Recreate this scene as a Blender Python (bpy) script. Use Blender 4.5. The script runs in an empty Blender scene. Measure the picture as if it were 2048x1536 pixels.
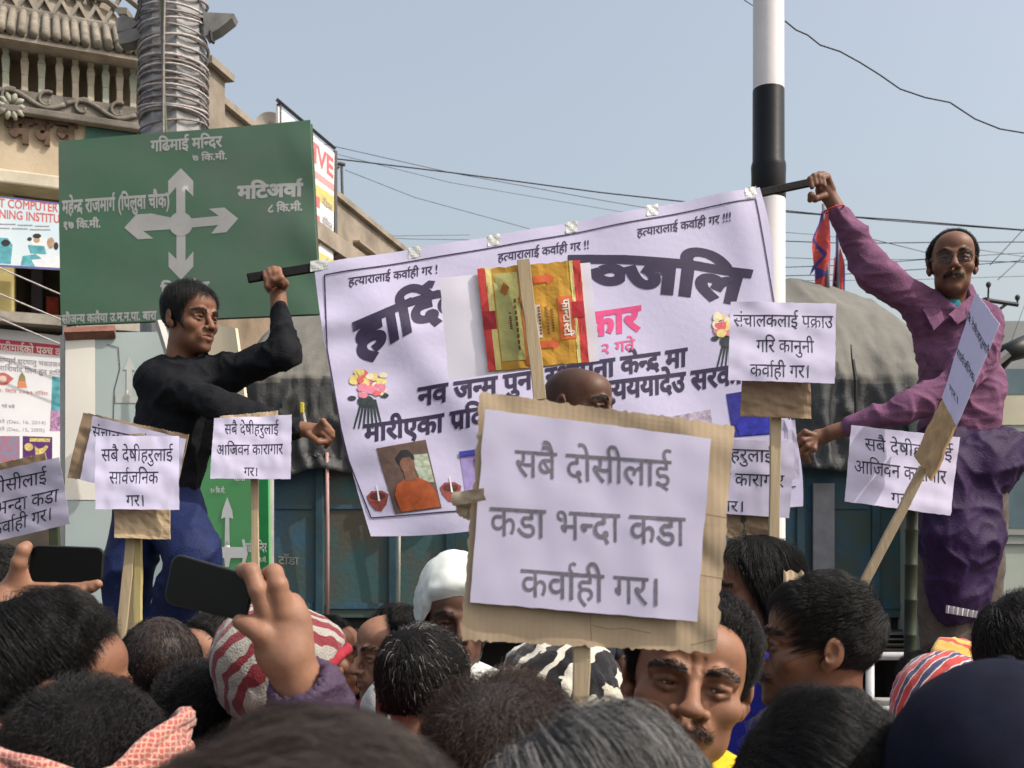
import bpy, bmesh, math, random
import numpy as np
from mathutils import Vector, Matrix, geometry
sc = bpy.context.scene
col = sc.collection
R_ = math.radians
# ------------------------------------------------------------------ camera, sky, sun, exposure
F, HY, CZ = 2200.0, 1130.0, 1.75          # focal length and eye level measured on the photograph (2048 px wide)
cam = bpy.data.cameras.new('camera'); camo = bpy.data.objects.new('camera', cam); col.objects.link(camo)
camo.location = (0, 0, CZ); camo.rotation_euler = (R_(90), 0, 0)
cam.sensor_width = 36; cam.lens = 36*F/2048; cam.shift_y = (HY-768)/2048
cam.clip_start = 0.02; cam.clip_end = 3000
cam.dof.use_dof = True; cam.dof.focus_distance = 3.0; cam.dof.aperture_fstop = 11
sc.camera = camo
SUN = Vector((0.62, -0.24, 0.75)).normalized()
w = bpy.data.worlds.new('World'); sc.world = w; w.use_nodes = True
nt = w.node_tree; bg = nt.nodes['Background']
sky = nt.nodes.new('ShaderNodeTexSky'); sky.sky_type = 'NISHITA'; sky.sun_disc = False
sky.sun_elevation = math.asin(SUN.z); sky.sun_rotation = math.atan2(SUN.x, SUN.y)
sky.air_density = 1.3; sky.dust_density = 8.0; sky.ozone_density = 2.2; sky.altitude = 80
hz = nt.nodes.new('ShaderNodeMix'); hz.data_type = 'RGBA'; hz.blend_type = 'ADD'; hz.inputs[0].default_value = 1; hz.inputs[7].default_value = (1.30,1.22,.95,1)   # dusty winter haze, even over the whole sky
nt.links.new(sky.outputs[0], hz.inputs[6]); nt.links.new(hz.outputs[2], bg.inputs[0]); bg.inputs[1].default_value = 0.15
sl = bpy.data.lights.new('sun', 'SUN'); sl.energy = 3.1; sl.angle = R_(0.6); sl.color = (1, .94, .86)
so = bpy.data.objects.new('sun', sl); col.objects.link(so); so.rotation_euler = SUN.to_track_quat('Z', 'Y').to_euler()
sc.view_settings.view_transform = 'Standard'; sc.view_settings.look = 'None'
sc.view_settings.exposure = 0.22; sc.view_settings.gamma = 1
sc.cycles.use_denoising = True; sc.cycles.max_bounces = 6; sc.cycles.transparent_max_bounces = 8
try: sc.cycles_curves.shape = 'THICK'
except Exception: pass

rng = np.random.default_rng(7); random.seed(7)
def P(px, py, d): return np.array([(px-1024)/F*d, d, CZ+(HY-py)/F*d])
def V(a): return Vector([float(x) for x in a])
def nrm(a): a = np.asarray(a, float); return a/(np.linalg.norm(a, axis=-1, keepdims=True)+1e-12)

# ------------------------------------------------------------------ materials
MC = {}
def mat(name, c, rough=.65, var=.12, scale=6., bump=0., bscale=60., metal=0., spec=.3, c2=None, mix=None, sss=0, trans=0, stretch=(1,1,1), coat=0, sheen=0, coord='Object'):
    """procedural: base colour broken up by noise (c2 = second colour for stains of their own shape) and fine relief"""
    if name in MC: return MC[name]
    m = bpy.data.materials.new(name); m.use_nodes = True; MC[name] = m
    n = m.node_tree.nodes; l = m.node_tree.links; b = n['Principled BSDF']
    tc = n.new('ShaderNodeTexCoord'); mp = n.new('ShaderNodeMapping'); mp.inputs['Scale'].default_value = stretch
    l.new(tc.outputs[coord], mp.inputs[0])
    nz = n.new('ShaderNodeTexNoise'); nz.inputs['Scale'].default_value = scale; nz.inputs['Detail'].default_value = 6
    nz.inputs['Roughness'].default_value = .62
    l.new(mp.outputs[0], nz.inputs['Vector'])
    cr = n.new('ShaderNodeValToRGB'); l.new(nz.outputs['Fac'], cr.inputs[0])
    a = np.array(c[:3]); q = np.array(c2[:3]) if c2 is not None else a*(1-2*var)
    lo, hi = mix or (.3, .7)
    cr.color_ramp.elements[0].position = lo; cr.color_ramp.elements[1].position = hi
    cr.color_ramp.elements[0].color = (*np.clip(q, 0, 1), 1)
    cr.color_ramp.elements[1].color = (*np.clip(a*(1+(var if c2 is None else 0)), 0, 1), 1)
    l.new(cr.outputs[0], b.inputs['Base Color'])
    b.inputs['Roughness'].default_value = rough; b.inputs['Metallic'].default_value = metal
    b.inputs['Specular IOR Level'].default_value = spec
    if coat: b.inputs['Coat Weight'].default_value = coat
    if sheen: b.inputs['Sheen Weight'].default_value = sheen
    if sss:
        b.inputs['Subsurface Weight'].default_value = sss; b.inputs['Subsurface Radius'].default_value = (.012, .005, .003)
        b.inputs['Subsurface Scale'].default_value = .6
    if bump:
        n2 = n.new('ShaderNodeTexNoise'); n2.inputs['Scale'].default_value = bscale; n2.inputs['Detail'].default_value = 5
        l.new(mp.outputs[0], n2.inputs['Vector'])
        bp = n.new('ShaderNodeBump'); bp.inputs['Strength'].default_value = bump; bp.inputs['Distance'].default_value = .01
        l.new(n2.outputs['Fac'], bp.inputs['Height']); l.new(bp.outputs[0], b.inputs['Normal'])
    if trans:
        t = n.new('ShaderNodeBsdfTranslucent'); l.new(cr.outputs[0], t.inputs[0])
        mx = n.new('ShaderNodeMixShader'); mx.inputs[0].default_value = trans
        l.new(b.outputs[0], mx.inputs[1]); l.new(t.outputs[0], mx.inputs[2]); l.new(mx.outputs[0], n['Material Output'].inputs[0])
    return m
def skin_mat(name, c):
    """skin: lips, stubble, brows come in through the painted attribute 'tint' (RGB multiplier that belongs to the skin itself)"""
    if name in MC: return MC[name]
    m = mat(name, c, rough=.54, var=.11, scale=30, bump=.07, bscale=420, spec=.34, sss=.10)
    n = m.node_tree.nodes; l = m.node_tree.links; b = n['Principled BSDF']
    at = n.new('ShaderNodeAttribute'); at.attribute_name = 'tint'
    mx = n.new('ShaderNodeMix'); mx.data_type = 'RGBA'; mx.blend_type = 'MULTIPLY'; mx.inputs[0].default_value = 1
    src = b.inputs['Base Color'].links[0].from_socket
    l.new(src, mx.inputs[6]); l.new(at.outputs['Color'], mx.inputs[7]); l.new(mx.outputs[2], b.inputs['Base Color'])
    return m
def hair_mat(name, c, grey=0., gcol=(.55,.53,.5), rough=.40):
    if name in MC: return MC[name]
    m = bpy.data.materials.new(name); m.use_nodes = True; MC[name] = m
    n = m.node_tree.nodes; l = m.node_tree.links; b = n['Principled BSDF']
    hi = n.new('ShaderNodeHairInfo'); cr = n.new('ShaderNodeValToRGB'); l.new(hi.outputs['Random'], cr.inputs[0])
    e = cr.color_ramp.elements; e[0].color = (*c, 1); e[0].position = 0
    e[1].color = (*(np.array(c)*1.8), 1); e[1].position = max(.02, 1-grey-.02)
    if grey:
        x = e.new(1-grey); x.color = (*(np.array(gcol)*.5), 1); x = e.new(1.0); x.color = (*gcol, 1)
    l.new(cr.outputs[0], b.inputs['Base Color']); b.inputs['Roughness'].default_value = rough
    b.inputs['Specular IOR Level'].default_value = .30
    return m

# ------------------------------------------------------------------ object helpers
def tag(o, label=None, cat=None, group=None, kind=None):
    if label: o['label'] = label
    if cat: o['category'] = cat
    if group: o['group'] = group
    if kind: o['kind'] = kind
    return o
def empty(name, loc=(0,0,0), label=None, cat=None, group=None):
    o = bpy.data.objects.new(name, None); o.location = V(loc); col.objects.link(o); o.empty_display_size = .05
    return tag(o, label, cat, group)
def link(name, me, m, parent=None, smooth=False):
    if m is not None and not me.materials: me.materials.append(m)
    o = bpy.data.objects.new(name, me); col.objects.link(o)
    if smooth: me.polygons.foreach_set('use_smooth', [True]*len(me.polygons))
    if parent is not None:
        o.parent = parent
        o.matrix_parent_inverse = wm(parent).inverted()
    return o
def wm(o):
    m = Matrix.LocRotScale(o.location, o.rotation_euler, o.scale)
    return (wm(o.parent) @ o.matrix_parent_inverse @ m) if o.parent else m
class MB:
    def __init__(s): s.v = []; s.f = []
    def add(s, v, f):
        k = len(s.v); s.v += [tuple(map(float, x)) for x in v]; s.f += [tuple(i+k for i in q) for q in f]; return s
    def box8(s, c):   # 8 corners: bottom 4 ccw, top 4
        return s.add(c, [(3,2,1,0),(4,5,6,7),(0,1,5,4),(1,2,6,5),(2,3,7,6),(3,0,4,7)])
    def box(s, lo, hi, M=None):
        x0,y0,z0 = lo; x1,y1,z1 = hi
        c = [(x0,y0,z0),(x1,y0,z0),(x1,y1,z0),(x0,y1,z0),(x0,y0,z1),(x1,y0,z1),(x1,y1,z1),(x0,y1,z1)]
        if M is not None: c = [tuple(M @ Vector(q)) for q in c]
        return s.box8(c)
    def tube(s, pts, r, n=8, cap=True):
        pts = [np.asarray(p, float) for p in pts]; m = len(pts)
        r = [r]*m if np.isscalar(r) else list(r)
        V_ = []; up = None
        for i, p in enumerate(pts):
            t = nrm(pts[min(i+1,m-1)]-pts[max(i-1,0)])
            if up is None:
                up = np.array([0,0,1.]) if abs(t[2]) < .9 else np.array([1.,0,0])
            a = nrm(np.cross(t, up)); b = np.cross(a, t); up = b
            for k in range(n):
                an = 2*math.pi*k/n; V_.append(p + r[i]*(math.cos(an)*a+math.sin(an)*b))
        f = [(i*n+k, i*n+(k+1)%n, (i+1)*n+(k+1)%n, (i+1)*n+k) for i in range(m-1) for k in range(n)]
        if cap: f += [tuple(range(n-1,-1,-1)), tuple((m-1)*n+k for k in range(n))]
        return s.add(V_, f)
    def prism(s, poly, off):   # closed polygon (3d pts) extruded by vector off
        n = len(poly); a = [np.asarray(p, float) for p in poly]; b = [p+np.asarray(off) for p in a]
        return s.add(a+b, [tuple(range(n)), tuple(range(2*n-1, n-1, -1))]+[(i+n, (i+1)%n+n, (i+1)%n, i) for i in range(n)])
    def mesh(s, name='mesh'):
        me = bpy.data.meshes.new(name); me.from_pydata(s.v, [], s.f); me.update(); return me
    def build(s, name, m, parent=None, smooth=False, bevel=0):
        o = link(name, s.mesh(name), m, parent, smooth)
        if bevel:
            b = o.modifiers.new('b', 'BEVEL'); b.width = bevel; b.segments = 2; b.limit_method = 'ANGLE'; b.angle_limit = R_(40)
        return o
def lathe(prof, n=24, c=(0,0,0)):   # prof: (r,z)
    b = MB(); vs = []
    for r, z in prof:
        for k in range(n): a = 2*math.pi*k/n; vs.append((c[0]+r*math.cos(a), c[1]+r*math.sin(a), c[2]+z))
    m = len(prof)
    f = [(i*n+k, i*n+(k+1)%n, (i+1)*n+(k+1)%n, (i+1)*n+k) for i in range(m-1) for k in range(n)]
    f += [tuple(range(n-1,-1,-1)), tuple((m-1)*n+k for k in range(n))]
    return b.add(vs, f)
def npmesh(name, v, f):
    me = bpy.data.meshes.new(name); v = np.asarray(v, np.float32); f = np.asarray(f, np.int32)
    me.vertices.add(len(v)); me.vertices.foreach_set('co', v.ravel())
    k = f.shape[1]; me.loops.add(f.size); me.loops.foreach_set('vertex_index', f.ravel())
    me.polygons.add(len(f)); me.polygons.foreach_set('loop_start', np.arange(0, f.size, k, dtype=np.int32))
    me.update(calc_edges=True); me.validate(); return me
_nk = rng.normal(size=(48,3)); _nk /= np.linalg.norm(_nk, axis=1)[:,None]; _np = rng.uniform(0, 6.28, 48)
def noise(p, scale, seed=0, oct=6):
    """cheap smooth noise, about -1..1: sines in random directions"""
    p = np.asarray(p, float)*scale; o = np.zeros(p.shape[:-1])
    for i in range(oct):
        k = (i*7+seed*5) % 48; q = p@_nk[k]*(1+.37*i)
        o += np.sin(q+_np[k]+1.3*np.sin(p@_nk[(k+11) % 48]*1.7+_np[(k+3) % 48]))/(1+.35*i)
    return o/2.4
# ------------------------------------------------------------------ signed-distance modelling (continuous bodies, hands, clothes)
def ell(c, r, k=.02, op='u', R=None): return ('e', np.asarray(c, float), np.asarray(r if not np.isscalar(r) else (r,)*3, float), k, op, R)
def cap(a, b, ra, rb=None, k=.02, op='u'): return ('c', np.asarray(a, float), np.asarray(b, float), float(ra), float(ra if rb is None else rb), k, op)
def chain(pts, rs, k=.02, k0=None):
    return [cap(pts[i], pts[i+1], rs[i], rs[i+1], k if (i or k0 is None) else k0) for i in range(len(pts)-1)]
class Field:
    def __init__(s, lo, hi, h):
        s.lo = np.asarray(lo, float); s.h = h; s.n = np.ceil((np.asarray(hi)-s.lo)/h).astype(int)+1
        s.f = np.full(s.n, .5, np.float32)
    def add(s, prims):
        for p in prims:
            if p[0] == 'e': c, r, k, op, R = p[1:]; ex = np.full(3, r.max()) if R is not None else r; lo, hi = c-ex, c+ex
            else: a, b, ra, rb, k, op = p[1:]; m = max(ra, rb); lo, hi = np.minimum(a, b)-m, np.maximum(a, b)+m
            mg = k*1.6+3*s.h
            i0 = np.clip(np.floor((lo-mg-s.lo)/s.h).astype(int), 0, s.n); i1 = np.clip(np.ceil((hi+mg-s.lo)/s.h).astype(int)+1, 0, s.n)
            if (i1 <= i0).any(): continue
            ax = [(s.lo[j]+s.h*np.arange(i0[j], i1[j])).astype(np.float32) for j in range(3)]
            X, Y, Z = ax[0][:,None,None], ax[1][None,:,None], ax[2][None,None,:]
            if p[0] == 'e':
                x, y, z = X-c[0], Y-c[1], Z-c[2]
                if R is not None:
                    R = np.asarray(R); x, y, z = (x*R[0,0]+y*R[1,0]+z*R[2,0], x*R[0,1]+y*R[1,1]+z*R[2,1], x*R[0,2]+y*R[1,2]+z*R[2,2])
                k0 = np.sqrt((x/r[0])**2+(y/r[1])**2+(z/r[2])**2); k1 = np.sqrt((x/r[0]**2)**2+(y/r[1]**2)**2+(z/r[2]**2)**2)
                d = k0*(k0-1)/np.maximum(k1, 1e-6)
            else:
                ab = b-a; L = max(ab@ab, 1e-12)
                t = np.clip(((X-a[0])*ab[0]+(Y-a[1])*ab[1]+(Z-a[2])*ab[2])/L, 0, 1)
                d = np.sqrt((X-a[0]-t*ab[0])**2+(Y-a[1]-t*ab[1])**2+(Z-a[2]-t*ab[2])**2)-(ra+(rb-ra)*t)
            sl_ = tuple(slice(i0[j], i1[j]) for j in range(3)); f = s.f[sl_]
            if op == 's':
                hh = np.clip(.5-.5*(f+d)/k, 0, 1); s.f[sl_] = f+(-d-f)*hh+k*hh*(1-hh)
            else:
                hh = np.clip(.5+.5*(f-d)/k, 0, 1); s.f[sl_] = f+(d-f)*hh-k*hh*(1-hh)
        return s
    def sample(s, p):
        q = (np.asarray(p)-s.lo)/s.h; q = np.clip(q, 0, s.n-1.001); i = q.astype(int); t = q-i
        o = 0
        for dx in (0,1):
            for dy in (0,1):
                for dz in (0,1):
                    wt = (t[...,0] if dx else 1-t[...,0])*(t[...,1] if dy else 1-t[...,1])*(t[...,2] if dz else 1-t[...,2])
                    o = o+wt*s.f[i[...,0]+dx, i[...,1]+dy, i[...,2]+dz]
        return o
    def surf(s):
        f = s.f; g = f < 0; n = s.n-1
        cnt = np.zeros(n, np.int8)
        for dx in (0,1):
            for dy in (0,1):
                for dz in (0,1): cnt += g[dx:n[0]+dx, dy:n[1]+dy, dz:n[2]+dz]
        I = np.argwhere((cnt > 0) & (cnt < 8)); idx = np.full(n, -1, np.int64); idx[I[:,0], I[:,1], I[:,2]] = np.arange(len(I))
        pos = np.zeros((len(I),3)); num = np.zeros(len(I))
        cs = [(a,b,c) for a in (0,1) for b in (0,1) for c in (0,1)]
        for a in cs:
            for ax in range(3):
                if a[ax]: continue
                b = list(a); b[ax] = 1
                fa = f[I[:,0]+a[0], I[:,1]+a[1], I[:,2]+a[2]]; fb = f[I[:,0]+b[0], I[:,1]+b[1], I[:,2]+b[2]]
                m = (fa < 0) != (fb < 0); t = np.where(m, fa/np.where(m, fa-fb, 1), 0)
                pt = np.tile(np.array(a, float), (len(I),1)); pt[:,ax] += t
                pos += pt*m[:,None]; num += m
        v = s.lo+s.h*(I+pos/np.maximum(num,1)[:,None])
        faces = []
        for ax in range(3):
            u, w_ = (ax+1) % 3, (ax+2) % 3
            sa = [slice(None)]*3; sb = [slice(None)]*3; sa[ax] = slice(0,-1); sb[ax] = slice(1,None)
            ga, gb = g[tuple(sa)], g[tuple(sb)]
            E_ = np.argwhere(ga != gb)
            E_ = E_[(E_[:,u] > 0) & (E_[:,w_] > 0) & (E_[:,u] < n[u]) & (E_[:,w_] < n[w_])]
            if not len(E_): continue
            q = []
            for du, dw in ((-1,-1),(0,-1),(0,0),(-1,0)):
                c = E_.copy(); c[:,u] += du; c[:,w_] += dw; q.append(idx[c[:,0],c[:,1],c[:,2]])
            q = np.stack(q, 1); ins = ga[E_[:,0],E_[:,1],E_[:,2]]
            q[~ins] = q[~ins][:, ::-1]; faces.append(q[(q >= 0).all(1)])
        return v, np.concatenate(faces)
def sdf_mesh(prims, h, pad=.03):
    lo = np.full(3, 9e9); hi = -lo
    for p in prims:
        if p[0] == 'e': r = np.full(3, p[2].max()); a = p[1]-r; b = p[1]+r
        else: m = max(p[3], p[4]); a = np.minimum(p[1],p[2])-m; b = np.maximum(p[1],p[2])+m
        if p[-1 if p[0] == 'c' else 4] == 's': continue
        lo = np.minimum(lo, a); hi = np.maximum(hi, b)
    return Field(lo-pad, hi+pad, h).add(prims).surf()
def vnormals(v, f):
    n = np.cross(v[f[:,2]]-v[f[:,0]], v[f[:,3 if f.shape[1] > 3 else 1]]-v[f[:,1 if f.shape[1] > 3 else 0]])
    o = np.zeros_like(v)
    for k in range(f.shape[1]): np.add.at(o, f[:,k], n)
    return nrm(o)
def relax(v, f, it=1, a=.5):
    for _ in range(it):
        s_ = np.zeros_like(v); c = np.zeros(len(v))
        for k in range(f.shape[1]):
            np.add.at(s_, f[:,k], v[f[:,(k+1) % f.shape[1]]]); np.add.at(c, f[:,k], 1)
        v = v*(1-a)+a*s_/np.maximum(c,1)[:,None]
    return v
# ------------------------------------------------------------------ sheets (paper, card, cloth) and flat print
class Sheet:
    def __init__(s, px, d, wave=None):
        s.px = np.array(px, float); d = [d]*4 if np.isscalar(d) else d
        s.c = np.array([P(x, y, dd) for (x, y), dd in zip(px, d)]); s.wave = wave
        s.n = nrm(np.cross(s.c[1]-s.c[0], s.c[3]-s.c[0]));
        if s.n@(s.c.mean(0)-np.array([0,0,CZ])) > 0: s.n = -s.n
    @staticmethod
    def bil(c, u, v):
        u = np.asarray(u, float)[...,None]; v = np.asarray(v, float)[...,None]
        return (1-u)*(1-v)*c[0]+u*(1-v)*c[1]+u*v*c[2]+(1-u)*v*c[3]
    def pt(s, u, v, off=0.):
        p = s.bil(s.c, u, v); o = off+(s.wave(np.asarray(u, float), np.asarray(v, float)) if s.wave else 0.)
        return p+np.asarray(o)[...,None]*s.n if np.ndim(o) else p+o*s.n
    def inv(s, xy):
        xy = np.asarray(xy, float); u = np.full(xy.shape[0], .5); v = u.copy(); c = s.px
        for _ in range(12):
            r = s.bil(c, u, v)-xy
            du = (1-v)[:,None]*(c[1]-c[0])+v[:,None]*(c[2]-c[3]); dv = (1-u)[:,None]*(c[3]-c[0])+u[:,None]*(c[2]-c[1])
            det = du[:,0]*dv[:,1]-du[:,1]*dv[:,0]
            u = u-(r[:,0]*dv[:,1]-r[:,1]*dv[:,0])/det; v = v-(du[:,0]*r[:,1]-du[:,1]*r[:,0])/det
        return u, v
    def on(s, xy, off=.0015):
        u, v = s.inv(xy); return s.pt(u, v, off)
    def mesh(s, nu, nv, thick=0., edge=None, off=0.):
        """grid sheet with thickness; edge(t, side) -> ragged outline in u/v units"""
        U, W = np.meshgrid(np.linspace(0,1,nu+1), np.linspace(0,1,nv+1))
        if edge is not None: U, W = edge(U, W)
        a = s.pt(U, W, off).reshape(-1,3)
        f = [(j*(nu+1)+i, (j+1)*(nu+1)+i, (j+1)*(nu+1)+i+1, j*(nu+1)+i+1) for j in range(nv) for i in range(nu)]
        b = MB()
        if not thick: return b.add(a, f)
        k = len(a); bk = s.pt(U, W, off-thick).reshape(-1,3)
        rim = [j for j in range(nu+1)]+[(j+1)*(nu+1)+nu for j in range(nv)]+[nv*(nu+1)+i for i in range(nu-1,-1,-1)]+[j*(nu+1) for j in range(nv-1,0,-1)]
        n = len(rim); g = f+[tuple(i+k for i in q[::-1]) for q in f]+[(2*k+i, 2*k+(i+1) % n, 2*k+n+(i+1) % n, 2*k+n+i) for i in range(n)]
        return b.add(np.concatenate([a, bk, a[rim], bk[rim]]), g)
_tc = bpy.data.curves.new('glyph', 'FONT'); _to = bpy.data.objects.new('glyph', _tc); col.objects.link(_to)
_GC = {}
def _raw(s, bold):
    _tc.body = s; _tc.size = 1; _tc.offset = bold; _tc.resolution_u = 4
    bpy.context.view_layer.update(); dg = bpy.context.evaluated_depsgraph_get()
    e = _to.evaluated_get(dg); me = e.to_mesh(); me.calc_loop_triangles()
    v = np.array([x.co[:2] for x in me.vertices]).reshape(-1,2); t = np.array([x.vertices[:] for x in me.loop_triangles], int).reshape(-1,3)
    e.to_mesh_clear(); return v, t
def thicken(v, t, bold):
    if bold <= 0 or not len(v): return v, t
    _, first, inv = np.unique(np.round(v, 5), axis=0, return_index=True, return_inverse=True); inv = inv.ravel(); v = v[first]; t = inv[t]
    t = t[(t[:,0] != t[:,1]) & (t[:,1] != t[:,2]) & (t[:,0] != t[:,2])]
    a = v[t]; cr = (a[:,1,0]-a[:,0,0])*(a[:,2,1]-a[:,0,1])-(a[:,1,1]-a[:,0,1])*(a[:,2,0]-a[:,0,0]); t = t[np.abs(cr) > 1e-12]; cr = cr[np.abs(cr) > 1e-12]
    t[cr < 0] = t[cr < 0][:, ::-1]
    E_ = np.concatenate([t[:,[0,1]], t[:,[1,2]], t[:,[2,0]]]); S_ = {tuple(e) for e in E_.tolist()}
    B_ = np.array([e for e in E_.tolist() if (e[1], e[0]) not in S_])
    d = v[B_[:,1]]-v[B_[:,0]]; n = nrm(np.stack([d[:,1], -d[:,0]], 1)); N = np.zeros_like(v); c = np.zeros(len(v))
    for k in (0, 1): np.add.at(N, B_[:,k], n); np.add.at(c, B_[:,k], 1)
    m = np.linalg.norm(N, axis=1, keepdims=True); N = N/np.maximum(m, .2)*np.minimum(1.5, np.maximum(c,1)[:,None]/np.maximum(m, .2))
    ids = np.unique(B_); re = np.full(len(v), -1); re[ids] = len(v)+np.arange(len(ids)); V2 = np.concatenate([v, v[ids]+N[ids]*bold])
    q = np.concatenate([np.stack([B_[:,0], re[B_[:,0]], re[B_[:,1]]], 1), np.stack([B_[:,0], re[B_[:,1]], B_[:,1]], 1)])
    return V2, np.concatenate([t, q])
def glyph(ch, bold):
    k = (ch, bold)
    if k not in _GC:
        v, t = _raw(ch, 0); v, t = thicken(v, t, bold); a = _raw(ch+'|'*12, 0)[0][:,0].max()-_raw('|'*12, 0)[0][:,0].max() if ch != ' ' else .28
        _GC[k] = (v, t, a)
    return _GC[k]
def clip_right(v, t, x):
    """cut a glyph mesh off at x (half forms lose their stem)"""
    b = bmesh.new(); vs = [b.verts.new((p[0], p[1], 0)) for p in v]
    for q in t:
        try: b.faces.new([vs[i] for i in q])
        except Exception: pass
    bmesh.ops.bisect_plane(b, geom=b.verts[:]+b.edges[:]+b.faces[:], plane_co=(x,0,0), plane_no=(1,0,0), clear_outer=True)
    bmesh.ops.triangulate(b, faces=b.faces[:]); b.verts.index_update()
    v2 = np.array([p.co[:2] for p in b.verts]).reshape(-1,2); t2 = np.array([[p.index for p in q.verts] for q in b.faces], int).reshape(-1,3); b.free()
    return v2, t2
def stroke(pts, w_):
    pts = np.array(pts, float); L = []; Rr = []
    for i in range(len(pts)):
        t = nrm(pts[min(i+1,len(pts)-1)]-pts[max(i-1,0)]); n = np.array([-t[1], t[0]]); ww = w_[i] if not np.isscalar(w_) else w_
        L.append(pts[i]+n*ww/2); Rr.append(pts[i]-n*ww/2)
    v = np.array(L+Rr); m = len(pts); t = []
    for i in range(m-1): t += [(i, i+m, i+m+1), (i, i+m+1, i+1)]
    return v, np.array(t)
CONS = set('कखगघङचछजझञटठडढणतथदधनपफबभमयरलवशषसह'); HALF = set('खगघचजझञणतथधनपबभमयलवशषस'); VIR = '्'
MAT = set('ािीुूेैोौंँः')
def deva(s, bold=0.):
    """small Devanagari typesetter: reorders the short i, makes half forms, reph and rakar"""
    Vs, Ts, x, k = [], [], 0., 0; Z = []
    def put(v, t, dx, dy=0):
        nonlocal k
        if len(v): Vs.append(v+np.array([dx, dy])); Ts.append(t+k); k += len(v); Z.append(np.full(len(v), .00020*(len(Z) % 3)))
    i = 0
    while i < len(s):
        c = s[i]
        if c not in CONS:
            v, t, a = glyph(c, bold); put(v, t, x); x += a; i += 1; continue
        cl = [c]; i += 1
        while i+1 < len(s) and s[i] == VIR and s[i+1] in CONS: cl.append(s[i+1]); i += 2
        mt = ''
        while i < len(s) and s[i] in MAT: mt += s[i]; i += 1
        reph = len(cl) > 1 and cl[0] == 'र'
        if reph: cl = cl[1:]
        rak = len(cl) > 1 and cl[-1] == 'र'
        if rak: cl = cl[:-1]
        if 'ि' in mt: v, t, a = glyph('ि', bold); put(v, t, x); x += a
        for j, q in enumerate(cl):
            v, t, a = glyph(q, bold)
            if j < len(cl)-1 and q in HALF:
                v, t = clip_right(v, t, a-.182-bold); put(v, t, x); x += a-.182-bold
            else:
                put(v, t, x)
                if rak and j == len(cl)-1:
                    sx = x+(a-.12 if q in HALF else a*.5)
                    put(*stroke([(sx, .27), (sx-.1, .17), (sx-.26, .04)], .075+2*bold), 0)
                x += a
        for q in mt:
            if q == 'ि': continue
            v, t, a = glyph(q, bold); put(v, t, x); x += a
        if reph:
            xs = x-.12
            put(*stroke([(xs+.01, .6), (xs-.06, .70), (xs-.05, .79), (xs+.04, .84), (xs+.11, .80)], .07+2*bold), 0)
    deva.z = np.concatenate(Z); return np.concatenate(Vs), np.concatenate(Ts), x
def split_long(v, t, L):
    for _ in range(6):
        e = [np.linalg.norm(v[t[:,(i+1) % 3]]-v[t[:,i]], axis=1) for i in range(3)]; e = np.stack(e, 1)
        m = e.max(1) > L
        if not m.any(): break
        q = t[m]; j = e[m].argmax(1); r = np.arange(len(q))
        a, b, c = q[r, j], q[r, (j+1) % 3], q[r, (j+2) % 3]
        mid = (v[a]+v[b])/2; n0 = len(v); v = np.concatenate([v, mid]); n = n0+r
        t = np.concatenate([t[~m], np.stack([a, n, c], 1), np.stack([n, b, c], 1)])
    return v, t
def print_on(sh, xy, t, m, parent, name='lettering', off=.0015, L=14, z=None):
    xy = np.asarray(xy, float); z = np.zeros(len(xy)) if z is None else z
    q, t = split_long(np.concatenate([xy, 1e-3*z[:,None]], 1), np.asarray(t), L)
    xy, z = q[:,:2], q[:,2]*1e3
    w3 = sh.on(xy, off+z)
    nn = np.cross(w3[t[:,1]]-w3[t[:,0]], w3[t[:,2]]-w3[t[:,0]])@sh.n
    t = t.copy(); t[nn < 0] = t[nn < 0][:, ::-1]
    return link(name, npmesh(name, w3, t), m, parent)
def text_on(sh, s, p0, p1, h, m, parent, bold=0., off=.0015, arc=None, slant=0., latin=False):
    """set s along the pixel baseline p0-p1 (head line h px above it)"""
    v, t, a = (*thicken(*_raw(s, 0), bold), None) if latin else deva(s, bold)
    x0, x1 = (v[:,0].min(), v[:,0].max()) if latin else (0, a)
    k = h/(.7 if latin else .622)
    u = (v[:,0]-x0)/(x1-x0); p0, p1 = np.array(p0, float), np.array(p1, float)
    ex = nrm(p1-p0); up = np.array([0, -1.]) if not slant else nrm(np.array([slant, -1.]))
    xy = p0+u[:,None]*(p1-p0)+(v[:,1]*k)[:,None]*up
    if arc is not None: xy = arc(u, v[:,1]*k)
    return print_on(sh, xy, t, m, parent, off=off, z=None if latin else deva.z)
def tess(poly):
    t = geometry.tessellate_polygon([[Vector((p[0], p[1], 0)) for p in poly]]); return np.array([q for q in t], int)
def poly_on(sh, poly, m, parent, name='print', off=.001, L=14):
    return print_on(sh, np.array(poly, float), tess(poly), m, parent, name, off, L)
def ellipse(cx, cy, rx, ry, n=14, rot=0, jit=0):
    o = []
    for k in range(n):
        a = 2*math.pi*k/n; r = 1+jit*random.uniform(-1,1); x, y = rx*r*math.cos(a), ry*r*math.sin(a)
        o.append((cx+x*math.cos(rot)-y*math.sin(rot), cy+x*math.sin(rot)+y*math.cos(rot)))
    return o
def multi_on(sh, polys, m, parent, name, off=.001):
    if name not in ('small_print', 'bouquet_stems'):
        for i, p in enumerate(polys): poly_on(sh, p, m, parent, name, off+.00005*i)
        return
    V_, T_ = [], []; k = 0
    for p in polys: V_.append(np.array(p, float)); T_.append(tess(p)+k); k += len(p)
    return print_on(sh, np.concatenate(V_), np.concatenate(T_), m, parent, name, off)
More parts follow.
